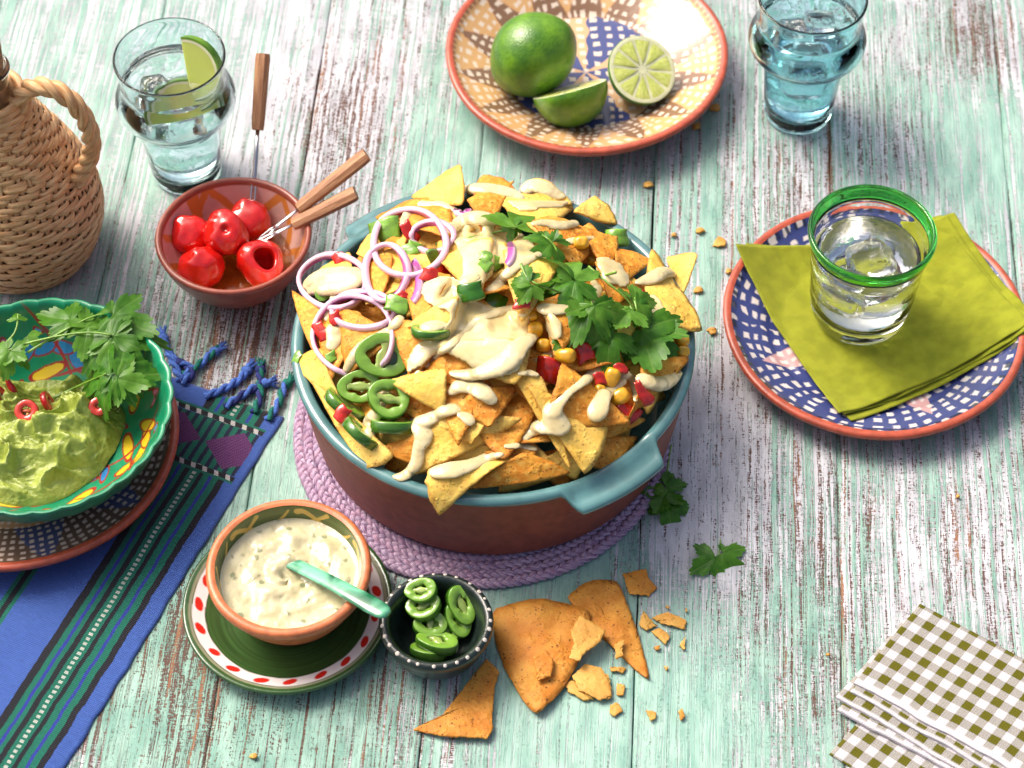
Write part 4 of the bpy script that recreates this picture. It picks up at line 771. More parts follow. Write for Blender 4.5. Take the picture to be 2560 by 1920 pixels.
def chip_geo(C, seed, curl=.5, thick=.10, bul=.045, round_=.93, axis=None):
    C = np.asarray(C, float); cen = C.mean(0); nn = nrm(np.cross(C[1] - C[0], C[2] - C[0]))
    if nn @ (CP - cen) < 0: nn = -nn; C = C[[0, 2, 1]]
    rnd = np.random.RandomState(seed); w = np.array([((NB - i - j) / NB, i / NB, j / NB) for i, j in BAR]); m = w.max(1); f = np.where(m > round_, (round_ + (m - round_) * .55) / np.maximum(m, 1e-6), 1)
    w2 = np.where((m > round_)[:, None], 1 / 3 + (w - 1 / 3) * ((f * m - 1 / 3) / (m - 1 / 3 + 1e-9))[:, None], w)
    P = w2 @ C; bu = 4 * bul
    for a, b, c in ((0, 1, 2), (1, 2, 0), (2, 0, 1)):
        e = C[b] - C[a]; o = (C[a] + C[b]) / 2 - C[c]; o -= e * (o @ e) / (e @ e); P += (bu * w2[:, a] * w2[:, b] * (1 - w2[:, c]) ** 2 * (.6 + .8 * rnd.rand()))[:, None] * o
    size = np.linalg.norm(C[1] - C[0]); ax = nrm(C[rnd.randint(3)] - cen + (C[1] - C[0]) * (rnd.rand() - .5)) if axis is None else nrm(C[axis] - cen); s = (P - cen) @ np.cross(nn, ax) / size
    ns = n3(P, .45, seed * 1.7) * .28 + n3(P, 1.3, seed) * .10 + n3(P, 3.0, seed) * .035; edge = 1 - np.minimum(1, w.min(1) * 9); lat = n3(P, 2.6, seed + 5) * .07 * edge
    P = P + nn * ((-curl * 1.5 * (4 * s * s) + curl * .35 + ns)[:, None]) + (lat[:, None]) * (P - cen) / size * 3
    F = []
    for i in range(NB):
        for j in range(NB - i):
            F.append((BIX[i, j], BIX[i + 1, j], BIX[i, j + 1]))
            if j < NB - i - 1: F.append((BIX[i + 1, j], BIX[i + 1, j + 1], BIX[i, j + 1]))
    o = len(P); Q = P - nn * (thick * (1 + .25 * n3(P, 1.2, seed)))[:, None]; P = P.copy()
    bd = [BIX[i, 0] for i in range(NB)] + [BIX[NB - k, k] for k in range(NB)] + [BIX[0, NB - k] for k in range(NB)]
    Fs = F + [tuple(i + o for i in f[::-1]) for f in F] + [(bd[k], bd[k] + o, bd[(k + 1) % len(bd)] + o, bd[(k + 1) % len(bd)]) for k in range(len(bd))]
    return np.r_[P, Q], Fs, cen, np.r_[edge, edge]
def chip(C, mat, seed, label, group=None, heap=True, **k):
    V, F, cen, ed = chip_geo(C, seed, **k); o = obj('tortilla_chip', V - cen, F, mat, None, cen, extra=dict(edge=ed)); tag(o, label, 'chip', group)
    if heap: HEAP.append((V, F))
    return o
O_, Y_ = 'O', 'Y'
CHIPS = [  # three corners in the dish close-up with a lift above the heap, kind, curl, what tells it apart
    (((30, 512, .9), (128, 770, -.3), (190, 640, -.2)), O_, .5, 'orange chip standing on edge at the far left of the dish'),
    (((45, 812, .2), (158, 752, .2), (235, 985, -.1)), Y_, .2, 'yellow chip poking out over the left rim below the onion ring'),
    (((117, 866, .4), (318, 1212, .0), (445, 1165, .0)), Y_, 1.0, 'long curled yellow chip on the lower left rim beside the jalapenos'),
    (((245, 600, .8), (440, 715, .3), (250, 850, .1)), O_, .2, 'orange chip with its point up inside the lower onion ring'),
    (((140, 610, .1), (320, 620, .2), (190, 880, .0)), O_, .2, 'orange chip under the lower left onion rings'),
    (((355, 235, .5), (640, 165, .6), (655, 330, .2)), O_, .5, 'large orange chip at the back left behind the big onion ring'),
    (((505, 180, .2), (686, 36, 2.4), (702, 205, .6)), Y_, .1, 'yellow triangular chip standing highest at the back of the dish'),
    (((715, 175, 1.0), (905, 95, 1.4), (800, 290, .6)), O_, .9, 'arched orange chip at the back with a stripe of dip across'),
    (((775, 60, 1.4), (930, 165, 1.1), (740, 210, .7)), O_, .4, 'orange chip behind the arched one at the back rim'),
    (((930, 150, .8), (985, 88, 1.3), (1130, 195, .8)), Y_, .3, 'yellow chip at the back right mostly covered by dip'),
    (((835, 165, 1.2), (1145, 175, .9), (1000, 320, .7)), Y_, .4, 'yellow chip behind the topmost coriander leaf'),
    (((1120, 235, .6), (1218, 155, .9), (1300, 275, .4)), Y_, .2, 'yellow chip with its point up at the back right rim'),
    (((960, 265, .9), (1300, 270, .5), (1160, 400, .6)), O_, .4, 'orange chip at the back right above the green pepper piece'),
    (((1185, 340, .6), (1300, 320, .5), (1270, 470, .5)), O_, .3, 'small orange chip left of the green pepper piece'),
    (((1290, 360, .5), (1455, 405, .2), (1300, 510, .5)), O_, .5, 'orange chip right below the green pepper piece'),
    (((1420, 370, .6), (1632, 680, .9), (1400, 650, .4)), Y_, .3, 'big yellow chip jutting out over the right rim'),
    (((1480, 400, .3), (1606, 388, .5), (1545, 545, .3)), Y_, .1, 'yellow chip peeking out behind the big one at the right rim'),
    (((1440, 640, -.6), (1525, 650, -.8), (1515, 790, -1.0)), O_, .1, 'orange chip upright inside the right rim by the corn kernels'),
    (((1566, 790, .2), (1352, 1030, .1), (1400, 800, .5)), O_, .8, 'orange chip curving along the right front rim'),
    (((1420, 1030, -.7), (1170, 1130, -.7), (1260, 1010, -.3)), O_, .2, 'dark edged orange chip lying low at the right front'),
    (((1090, 800, .9), (1352, 1045, .7), (1020, 1050, .9)), O_, .6, 'broad orange chip right of the centre under two drips of dip'),
    (((942, 890, .7), (1262, 1050, .5), (1176, 1240, .9)), Y_, .2, 'pale yellow chip pointing down over the handle at the front'),
    (((895, 862, .5), (1010, 870, .6), (1120, 1232, .3)), Y_, .3, 'narrow yellow chip beneath the pale one at the front'),
    (((600, 742, 1.1), (905, 900, .9), (960, 720, 1.0)), Y_, .4, 'yellow chip in the centre of the heap coated in melted cheese'),
    (((665, 765, .6), (505, 850, .4), (850, 935, .4)), O_, .3, 'orange chip sticking out under the cheese coated one'),
    (((680, 950, .6), (915, 880, .6), (805, 1062, .5)), O_, .5, 'orange chip at the front centre carrying a flat blob of dip'),
    (((575, 850, .2), (685, 1135, .7), (760, 930, .3)), O_, .2, 'orange chip pointing straight down at the front centre'),
    (((630, 1060, .1), (735, 1120, .3), (800, 1020, .2)), Y_, .2, 'small yellow chip behind the downward pointing one'),
    (((515, 1245, -.1), (945, 1020, .3), (540, 1020, .1)), Y_, .7, 'large yellow chip spread across the front left'),
    (((415, 880, .5), (625, 1000, .4), (640, 830, .6)), Y_, .9, 'curved yellow chip right of the jalapeno slices'),
    (((375, 1140, -.3), (530, 1090, -.1), (520, 1200, -.5)), O_, .2, 'small orange chip tip below the front jalapeno stick'),
    (((570, 1215, .4), (598, 1362, 1.3), (930, 1140, .3)), Y_, .5, 'yellow chip hanging over the front rim with dip on top'),
    (((720, 1300, -.1), (930, 1150, .0), (1125, 1235, -.2)), O_, .9, 'arched orange chip at the front rim with a dark hollow under it'),
    (((1205, 420, .7), (1370, 510, .5), (1290, 590, .6)), O_, .3, 'orange chip with stringy cheese at the right'),
    (((85, 500, .1), (265, 375, .3), (280, 540, .2)), Y_, .4, 'yellow chip under the dip and onion at the left rim'),
    (((290, 390, .0), (360, 300, .2), (420, 440, .1)), Y_, .2, 'yellow chip behind the green pepper at the upper left'),
    (((470, 655, .8), (690, 550, 1.2), (640, 690, .9)), Y_, .5, 'yellow chip wrapped in cheese left of the centre'),
    (((600, 400, .5), (820, 330, .9), (760, 560, .8)), Y_, .4, 'yellow chip at the top under the thickest cheese'),
    (((850, 380, .9), (1080, 420, 1.0), (930, 640, .9)), Y_, .4, 'yellow chip on top beneath the coriander'),
    (((1000, 560, .8), (1200, 560, .8), (1090, 760, .7)), O_, .3, 'orange chip beneath the lower coriander leaves'),
    (((1190, 560, .5), (1400, 560, .3), (1330, 760, .4)), Y_, .3, 'yellow chip under the corn on the right'),
    (((480, 480, .3), (660, 460, .5), (520, 680, .4)), O_, .3, 'orange chip below the crossed onion rings'),
    (((1380, 640, .2), (1490, 560, .2), (1500, 780, .0)), Y_, .3, 'yellow chip behind the long coriander leaf at the right'),
    (((430, 640, .3), (650, 700, .3), (500, 870, .2)), O_, .3, 'orange chip between the biggest jalapeno and the melted cheese'),
    (((1110, 1120, -.9), (1400, 1080, -.8), (1250, 1225, -1.0)), O_, .2, 'orange chip deep inside the front by the handle'),
    (((280, 430, .0), (430, 390, .1), (390, 560, .1)), O_, .3, 'orange chip between the two left onion rings'),
    (((1010, 1180, -.7), (1180, 1100, -.7), (1140, 1260, -.9)), Y_, .2, 'yellow chip in the shade behind the narrow front chip'),
    (((780, 1150, -.2), (1000, 1130, .0), (900, 1260, -.5)), O_, .3, 'orange chip low at the front between the hanging and pale chips'),
]
def build_chips():
    for k, (c, kind, curl, lab) in enumerate(CHIPS):
        C = [dome(*zZ(x, y), dz) for x, y, dz in c]
        chip(C, ORANGE if kind == O_ else YELLOW, k + 1, lab, 'nacho chips heaped in the dish', curl=curl)
    rnd = random.Random(5)
    for k in range(76):
        r = 12.2 * math.sqrt(rnd.random()) if k < 56 else rnd.uniform(9.2, 11.2); a = rnd.uniform(0, 6.283); x, y = r * math.cos(a), r * math.sin(a); z = H(x, y) - rnd.uniform(.8, 1.5) - (1.3 if k % 3 == 0 else 0); n = nrm([x * .05 + rnd.uniform(-.5, .5), y * .05 + rnd.uniform(-.5, .5), 1]); R = rnd.uniform(2.9, 3.7)
        if r > 9.5: R *= .75
        M_ = frame(n); a0 = rnd.uniform(0, 6.28); C = [np.array([x, y, z]) + M_ @ np.array([R * math.cos(a0 + q), R * math.sin(a0 + q), 0]) for q in (0, 2.1, 4.2)]
        C = [p * [min(1, 12.4 / (math.hypot(p[0], p[1]) + 1e-6))] * 2 + [p[2]] if False else np.array([p[0] * min(1, 12.3 / math.hypot(p[0], p[1])), p[1] * min(1, 12.3 / math.hypot(p[0], p[1])), max(p[2], 3)]) for p in C]
        chip(C, (mt := ORANGE if rnd.random() < .6 else YELLOW), 100 + k, ('orange' if mt is ORANGE else 'yellow') + ' chip buried ' + ('near the rim' if r > 9 else 'midway to the rim' if r > 5.5 else 'under the middle') + ' of the heap, towards its ' + ['right', 'back right', 'back', 'back left', 'left', 'front left', 'front', 'front right'][int((a + .39) / .785) % 8], 'chips buried in the heap', curl=rnd.uniform(.1, .6))
build_chips()
V_, F_ = join(*HEAP); BVH = BVHTree.FromPolygons([Vector(v) for v in V_], F_)
EXTRA = []
def hit(px, py, bv=None):
    v = ray(px, py); v = v / np.linalg.norm(v); q = (bv or BVH).ray_cast(Vector(CP), Vector(v))
    if q[0] is None: p = dome(px, py); return p, np.array([0, 0, 1.0])
    n = np.array(q[1]); n = n if n @ v < 0 else -n
    p = np.array(q[0]); d = dome(px, py, -1.6)
    if (p - CP) @ v > (d - CP) @ v: return d, np.array([0, 0, 1.0])      # never sink deep into a gap
    return p, n

# ------------------------------------------------------------------ melted cheese and dips
def creamy(name, a, b, fl, rough=.2):
    g = G(name); x, y, z = g.xyz(); v = g.vec(x, y, z); n_ = g.noise(v, .8, 3); sp = (1 - g.st(.05, .12, g.voro(v, 1.9))) * fl
    g.set(col=g.mix(sp, g.mix(g.st(.3, .7, n_), a, b), (.20, .24, .09)), rough=rough, sss=.25, rad=(1, .65, .3), sscale=.004, coat=.5, crough=.08); g.bump(g.noise(v, 1.5, 2), .08, .6); return g.mat
CHEESE = creamy('melted_cheese', (.74, .58, .27), (.80, .68, .38), 0, .11); DIP = creamy('herb_dip', (.62, .51, .26), (.70, .61, .36), .9)
def drape(poly, seed, label, dz=.22, step=11, mat=None, name='melted_cheese', thick=.2, ir=3):
    """a soft sheet laid over whatever lies beneath an outline in the close-up"""
    poly = chaikin(poly, 2, True); x0, y0 = poly.min(0); x1, y1 = poly.max(0); nx = int((x1 - x0) / step) + 3; ny = int((y1 - y0) / step) + 3
    gx = x0 - step + np.arange(nx) * step; gy = y0 - step + np.arange(ny) * step; Z = np.zeros((nx, ny, 3)); T = np.zeros((nx, ny))
    inside = np.zeros((nx, ny), bool); 
    for i, a in enumerate(gx):
        for j, b in enumerate(gy):
            c = False; q = poly
            xi, yi = q[:, 0], q[:, 1]; xj, yj = np.roll(xi, 1), np.roll(yi, 1); m = ((yi > b) != (yj > b)) & (a < (xj - xi) * (b - yi) / (yj - yi + 1e-9) + xi); inside[i, j] = m.sum() % 2 == 1
            if True:
                p, n = hit(*zZ(a, b)); T[i, j] = (p - CP) @ CD
    lo = T.copy()
    for _ in range(ir):                                       # hang like a skin: keep nearest, then smooth
        P_ = np.pad(T, 1, mode='edge'); nb = (P_[:-2, 1:-1] + P_[2:, 1:-1] + P_[1:-1, :-2] + P_[1:-1, 2:]) / 4; T = np.minimum(nb, lo + .25) * .7 + T * .3; T = np.minimum(T, lo + .02)
    dist = np.zeros((nx, ny)); cur = inside.copy()
    for _ in range(4): 
        dist += cur; P_ = np.pad(cur, 1); cur = P_[:-2, 1:-1] & P_[2:, 1:-1] & P_[1:-1, :-2] & P_[1:-1, 2:] & cur
    ed = np.clip(dist / 3, 0, 1) ** .5
    V = []; ok = inside; N = -np.ones((nx, ny), int)
    for i in range(nx):
        for j in range(ny):
            if ok[i, j]:
                N[i, j] = len(V); v = ray(*zZ(gx[i] + step * .35 * (hash2(i, j, 1) - .5), gy[j] + step * .35 * (hash2(i, j, 2) - .5))); V.append(CP + v * (T[i, j] - dz * ed[i, j] + .05))
    F = [(N[i, j], N[i, j + 1], N[i + 1, j + 1], N[i + 1, j]) for i in range(nx - 1) for j in range(ny - 1) if min(N[i, j], N[i + 1, j], N[i + 1, j + 1], N[i, j + 1]) >= 0]
    V = np.array(V); cen = V.mean(0); me = mesh(name, V - cen, F, mat or CHEESE); o = bpy.data.objects.new(name, me); link(o, None, cen)
    s_ = o.modifiers.new('s', 'SMOOTH'); s_.iterations = 4; s_.factor = .5
    k = o.modifiers.new('t', 'SOLIDIFY'); k.thickness = thick * S; k.offset = 0; k = o.modifiers.new('d', 'SUBSURF'); k.levels = k.render_levels = 1
    dg = bpy.context.evaluated_depsgraph_get(); me2 = bpy.data.meshes.new_from_object(o.evaluated_get(dg)); o.modifiers.clear(); o.data = me2; me2.polygons.foreach_set('use_smooth', [True] * len(me2.polygons))
    tag(o, label, 'cheese' if (mat or CHEESE) is CHEESE else 'dip', 'melted cheese on the nachos' if (mat or CHEESE) is CHEESE else None); EXTRA.append((V, F))
drape([(635, 300), (690, 245), (830, 250), (985, 330), (1000, 400), (900, 450), (850, 430), (800, 520), (700, 560), (680, 500), (700, 420), (660, 360)], 1, 'thick melted cheese at the top of the heap between onion and coriander')
drape([(520, 510), (600, 460), (690, 470), (760, 570), (880, 600), (985, 620), (1000, 700), (960, 770), (905, 880), (760, 860), (690, 800), (610, 770), (560, 830), (480, 860), (470, 830), (510, 730), (600, 690), (660, 620), (560, 600)], 2, 'widest melted cheese sheet spread over the centre of the heap', .26)
drape([(1195, 385), (1290, 400), (1355, 470), (1345, 530), (1280, 520), (1210, 500)], 3, 'stringy melted cheese at the right of the heap', .2)
drape([(1360, 530), (1460, 540), (1490, 620), (1480, 690), (1420, 660), (1380, 600)], 4, 'pale melted cheese behind the rightmost coriander leaf', .2)
drape([(1000, 600), (1060, 610), (1100, 660), (1080, 740), (1020, 720)], 5, 'stretched melted cheese left of the lower coriander', .3)
drape([(840, 170), (960, 180), (1140, 170), (1140, 215), (1020, 225), (900, 240)], 6, 'melted cheese over the chips at the back', .15)
V_, F_ = join(*HEAP, *EXTRA); BVH2 = BVHTree.FromPolygons([Vector(v) for v in V_], F_)
DIPS = [
    ([(715, 150), (760, 138), (830, 145), (890, 158), (925, 175)], [24, 24, 24, 22, 14], 'dip stripe across the arched chip at the back'),
    ([(945, 145), (970, 125), (1010, 135), (1060, 165), (1085, 170)], [22, 28, 30, 24, 12], 'dip pool on the chip at the back right'),
    ([(545, 200), (575, 205), (610, 196), (660, 215), (690, 240)], [16, 18, 14, 14, 12], 'thin dip drizzle on the chip at the back left'),
    ([(640, 310), (690, 270), (740, 250), (790, 255), (825, 265)], [18, 26, 28, 28, 18], 'dip dollop at the top left of the coriander'),
    ([(975, 275), (1020, 270), (1070, 285), (1130, 275)], [12, 16, 20, 16], 'dip drizzle behind the topmost coriander leaf'),
    ([(105, 540), (120, 500), (170, 480), (230, 475), (290, 465), (310, 490), (250, 510), (180, 520), (130, 530)], [18, 26, 36, 36, 28, 22, 30, 34, 24], 'big dip dollop at the left rim inside an onion ring'),
    ([(490, 235), (475, 265), (480, 310)], [16, 16, 10], 'drip of dip over the top of the big onion ring'),
    ([(205, 560), (185, 600), (180, 640)], [14, 15, 12], 'drip of dip over the lower left onion ring'),
    ([(205, 680), (215, 710), (200, 745)], [24, 28, 20], 'oval drop of dip inside the left onion ring'),
    ([(475, 610), (455, 650), (420, 685), (360, 715), (305, 750), (275, 800), (255, 835)], [14, 18, 16, 15, 18, 18, 12], 'long dip drizzle crossing the biggest jalapeno slice'),
    ([(525, 700), (560, 675), (600, 665), (625, 665)], [16, 22, 22, 14], 'dip on the jalapeno slice at the centre left'),
    ([(900, 600), (830, 615), (760, 640), (710, 690), (670, 730), (600, 780), (550, 830), (525, 850)], [16, 18, 16, 15, 15, 15, 13, 8], 'long dip ribbon running down the melted cheese'),
    ([(990, 680), (960, 720), (920, 740), (890, 790), (830, 830), (770, 845), (720, 855), (660, 850)], [12, 22, 28, 34, 34, 28, 24, 12], 'broad dip puddle on the central cheese coated chip'),
    ([(660, 920), (690, 895), (735, 895), (785, 925), (810, 950)], [16, 26, 30, 28, 20], 'flat oval dip blob on the front centre chip'),
    ([(405, 895), (410, 930), (400, 970), (365, 1010), (340, 1050), (350, 1085)], [15, 17, 18, 24, 24, 14], 'dip dripping over the small jalapeno slices'),
    ([(680, 990), (655, 985), (620, 1000), (560, 1035), (505, 1035), (545, 1060), (555, 1095), (530, 1140), (530, 1185), (510, 1220), (470, 1250), (435, 1245)], [14, 24, 22, 24, 18, 30, 28, 18, 20, 20, 18, 8], 'longest dip drip, running down over the front rim'),
    ([(695, 1010), (720, 1020), (730, 1035)], [14, 20, 18], 'small dip drop beside the downward pointing chip'),
    ([(595, 1230), (640, 1225), (690, 1215), (740, 1200), (800, 1170), (850, 1160)], [20, 30, 26, 20, 18, 10], 'dip on the chip hanging over the front rim'),
    ([(1215, 835), (1170, 880), (1110, 920), (1075, 960), (1040, 990), (1060, 1040), (1085, 1060), (1010, 1050), (960, 1070), (940, 1100)], [22, 16, 13, 18, 30, 36, 30, 28, 22, 12], 'forked dip drip on the pale front chip'),
    ([(1310, 880), (1270, 910), (1235, 940), (1220, 985), (1215, 1010)], [18, 22, 26, 34, 26], 'teardrop of dip on the broad orange chip at the right'),
    ([(1320, 850), (1350, 880), (1370, 920), (1365, 950)], [16, 24, 18, 10], 'dip between the corn and the front right tomato'),
    ([(1390, 870), (1440, 895), (1490, 880), (1530, 850)], [22, 30, 28, 14], 'dip below the long coriander leaf at the right rim'),
    ([(990, 395), (950, 415), (900, 440), (860, 480), (830, 520), (800, 530)], [14, 17, 17, 18, 22, 12], 'dip ribbon left of the big coriander leaf'),
    ([(750, 480), (715, 495), (695, 530), (690, 560)], [16, 22, 17, 8], 'dip over the half pepper piece at the centre'),
    ([(1500, 470), (1470, 460), (1440, 480), (1400, 495), (1370, 500)], [18, 26, 26, 20, 10], 'dip pool on the big yellow chip at the right'),
    ([(1005, 600), (1030, 605), (1080, 605), (1130, 600)], [18, 24, 20, 14], 'dip blob left of the lower coriander'),
    ([(1205, 500), (1225, 530), (1200, 570), (1190, 600)], [12, 18, 16, 12], 'dip drip under the coriander stem'),
    ([(1040, 760), (1020, 790), (985, 800)], [18, 16, 10], 'dip between the corn kernels and the big tomato piece'),
    ([(920, 850), (950, 845), (985, 855)], [10, 14, 10], 'small dip streak left of the big tomato piece'),
    ([(870, 1130), (930, 1125), (980, 1140)], [10, 14, 10], 'dip smear in the shade behind the front chips'),
    ([(1200, 330), (1130, 340), (1100, 345)], [10, 16, 12], 'dip blob behind the single corn kernel at the top'),
]
def dips():
    for k, (pts, rad, lab) in enumerate(DIPS):
        q = resample(chaikin(np.c_[pts, rad], 2), max(8, int(np.sum(np.linalg.norm(np.diff(np.array(pts, float), axis=0), axis=1)) / 4.5)))
        hh = [hit(*zZ(a, b), BVH2) for a, b, r in q]; dep = np.array([(p - CP) @ CD for p, n in hh]); d0 = dep.copy()
        for _ in range(14): dep = np.minimum(np.convolve(np.pad(dep, 1, mode='edge'), [.25, .5, .25], 'valid'), d0 + .1)
        balls = []; rnd = random.Random(k)
        for (a, b, r), dd in zip(q, dep):
            p = CP + ray(*zZ(a, b)) * dd; rc = r * .0235 * (1 + rnd.uniform(-.06, .06)); p = p - nrm(ray(*zZ(a, b))) * rc * .18; balls.append((p[0], p[1], p[2], rc * 1.03, .30))
        for b in list(balls[1:-1]):
            if rnd.random() < .0: s_ = b[3] * rnd.uniform(.5, .95); a_ = rnd.uniform(0, 6.283); balls.append((b[0] + s_ * math.cos(a_), b[1] + s_ * math.sin(a_), b[2] - .06, b[3] * rnd.uniform(.45, .75), .36))
        cen = np.mean([b[:3] for b in balls], 0); o = blob('dip_drizzle', balls, .075, DIP, 7, None, cen); tag(o, lab, 'dip', 'creamy dip drizzled over the nachos')
dips()

# ------------------------------------------------------------------ vegetables on the heap
PURPLE = (.36, .035, .30)
def onion(c, rx, ry, label, n=None, lift=.5, band=.52, seed=0, a0=0, a1=2 * math.pi, tw=.15):
    N_ = 100; th = np.linspace(a0, a1, N_, endpoint=False); closed = a1 - a0 > 6.2; q = [(c[0] + rx * (1 + .03 * math.sin(3 * t + seed)) * math.cos(t), c[1] + ry * (1 + .03 * math.cos(2 * t + seed)) * math.sin(t)) for t in th]
    dep = np.array([(hit(*zZ(*k), BVH2)[0] - CP) @ CD for k in q]); d0 = dep.copy()
    for _ in range(160): dep = np.minimum(np.convolve(np.pad(dep, 1, mode='wrap' if closed else 'edge'), [.25, .5, .25], 'valid'), d0 + .15)
    dep -= lift * .35; P = np.array([CP + ray(*zZ(*k)) * d for k, d in zip(q, dep)]); cen = P.mean(0); sec = [(.00, -.5), (.5, -.52), (.92, -.45), (1, -.25), (1, .25), (.92, .45), (.5, .52), (.0, .5), (-.06, 0)]; m = len(sec); thick = band * (.72 + .1 * math.sin(seed)); hgt = .46
    up = nrm(np.asarray(n if n is not None else [0, -.15, 1], float)); V = []; C = []; T_ = np.roll(P, -1, 0) - np.roll(P, 1, 0) if closed else np.gradient(P, axis=0)
    for i in range(N_):
        t_ = nrm(T_[i]); o_ = nrm(np.cross(t_, up)); w_ = np.cross(o_, t_); k = 1 + .15 * math.sin(2 * th[i] + seed)
        for s_, z_ in sec:
            V.append(P[i] + o_ * (s_ - .5) * thick * k + w_ * z_ * hgt * 1.25); e = 1.0 if s_ >= .9 and z_ < .40 else .0; C.append(np.array((.80, .53, .64)) * (1 - e) + np.array(PURPLE) * e)
    F = []
    for i in range(N_ if closed else N_ - 1):
        for j in range(m): F.append((i * m + j, i * m + (j + 1) % m, ((i + 1) % N_) * m + (j + 1) % m, ((i + 1) % N_) * m + j))
    if not closed: F += [tuple(range(m))[::-1], tuple(range((N_ - 1) * m, N_ * m))]
    o = obj('onion_ring', np.array(V) - cen, F, ONI, None, cen, col=C); tag(o, label, 'onion', 'red onion rings on the nachos')
g = G('red_onion'); x, y, z = g.xyz(); n_ = g.noise(g.vec(x, y, z), 2.5, 3); g.set(col=g.mix(n_ * .35, g.attr('Col', 'Color'), (.60, .30, .48)), rough=.22, coat=.5, crough=.08, sss=.15, rad=(1, .6, .8), sscale=.003); g.bump(n_, .04); ONI = g.mat
onion((495, 350), 138, 128, 'biggest red onion ring, at the upper left of the heap', [.08, -.35, 1], .75, seed=1)
onion((405, 462), 80, 105, 'upright oval onion ring crossing the biggest one', [.3, -.7, .7], .9, seed=2)
onion((585, 330), 80, 56, 'small dark purple onion ring inside the biggest one', [.1, .1, 1], .5, seed=3)
onion((205, 500), 128, 100, 'onion ring around the dip dollop at the left rim', [-.15, -.2, 1], .75, seed=4)
onion((285, 705), 152, 152, 'lowest big onion ring, hanging down the left side', [-.25, -.45, .9], .8, seed=5)
onion((320, 610), 118, 70, 'flat onion ring below the upright oval one', [.0, -.1, 1], .5, seed=6)
onion((860, 385), 30, 55, 'short onion strip beside the diced pepper at the top', [.8, -.4, .5], .35, seed=7, a0=-1.2, a1=1.2)
onion((500, 500), 36, 80, 'onion strip below the crossed rings', [.8, -.5, .4], .4, seed=8, a0=-1.3, a1=1.3)
onion((700, 215), 30, 26, 'small purple onion curl at the back of the heap', [.6, -.6, .5], .5, seed=9, a0=.3, a1=2.6)
g = G('jalapeno'); x, y, z = g.xyz(); v = g.vec(x, y, z); n_ = g.noise(v, 1.4, 3); g.set(col=g.mix(n_ * .5, g.attr('Col', 'Color'), g.mix(.35, g.attr('Col', 'Color'), (.4, .5, .1))), rough=.16, coat=.6, crough=.05, sss=.15, rad=(.4, 1, .2), sscale=.003); g.bump(g.noise(v, 4, 3), .03); JAL = g.mat
def jalapeno(p, n, R, label, hgt=.55, seed=0, xdir=(1, 0, 0), sq=.9, group='jalapeno slices on the nachos', two=True, hole=.54):
    """a pepper slice: skin wall with rim, two seed chambers either side of a septum, and a few seeds"""
    t = thing('jalapeno_slice', label, 'jalapeno', p, group); M_ = frame(n, xdir); th = np.linspace(0, 2 * np.pi, 64, endpoint=False); k = 1 + .05 * np.cos(2 * th + seed) + .04 * np.cos(3 * th + seed * 2)
    sec = [(1.0, -.5), (1.02, 0), (1.0, .42), (.965, .5), (.93, .52), (hole + .06, .50), (hole, .40), (hole, -.4), (hole + .06, -.5), (.94, -.52)]; m = len(sec)
    cl = [(.022, .135, .006)] * 3 + [(.12, .30, .02)] + [(.17, .37, .035)] + [(.19, .38, .05)] * 2 + [(.15, .30, .03)] * 2 + [(.17, .37, .035)]
    V = []; C = []
    for i, a in enumerate(th):
        for (s_, q), c in zip(sec, cl):
            w_ = 1 + (.10 * math.cos(4 * a + seed) + .06 * math.sin(7 * a)) * (s_ < .7); V.append((R * k[i] * s_ * w_ * math.cos(a), R * sq * k[i] * s_ * w_ * math.sin(a), q * hgt)); C.append(c)
    F = [(i * m + j, ((i + 1) % 64) * m + j, ((i + 1) % 64) * m + (j + 1) % m, i * m + (j + 1) % m) for i in range(64) for j in range(m)]
    obj('wall', place(V, M_, (0, 0, 0)), F, JAL, t, col=C)
    if two:
        a = seed * 1.3; P = np.array([[R * .68 * s_ * math.cos(a) + .05 * math.sin(5 * s_), R * sq * .68 * s_ * math.sin(a), .02] for s_ in np.linspace(-1, 1, 13)]); V, F = tube(P, R * np.interp(np.linspace(-1, 1, 13), [-1, -.5, 0, .5, 1], [.26, .15, .24, .15, .26]), 10, flat=hgt / R / .30, up=(0, 0, 1)); V[:, 2] = np.clip(V[:, 2], -.42 * hgt, .40 * hgt); obj('septum', place(V, M_, (0, 0, 0)), F, JAL, t, col=[(.30, .42, .10)] * len(V))
    rnd = random.Random(seed); S_ = [sphere((R * hole * .62 * math.cos(a), R * sq * hole * .62 * math.sin(a), rnd.uniform(-.1, .2) * hgt), .10, 8, 5, (1, .8, .4)) for a in [rnd.uniform(0, 6.28) for _ in range(3)]]
    for V, F in S_: obj('seed', place(V, M_, (0, 0, 0)), F, JAL, t, col=[(.52, .48, .18)] * len(V))
    return t
def onheap(x, y, lift): p, n = hit(*zZ(x, y), BVH2); return p - nrm(ray(*zZ(x, y))) * lift, n
vw = -nrm(ray(1100, 900))
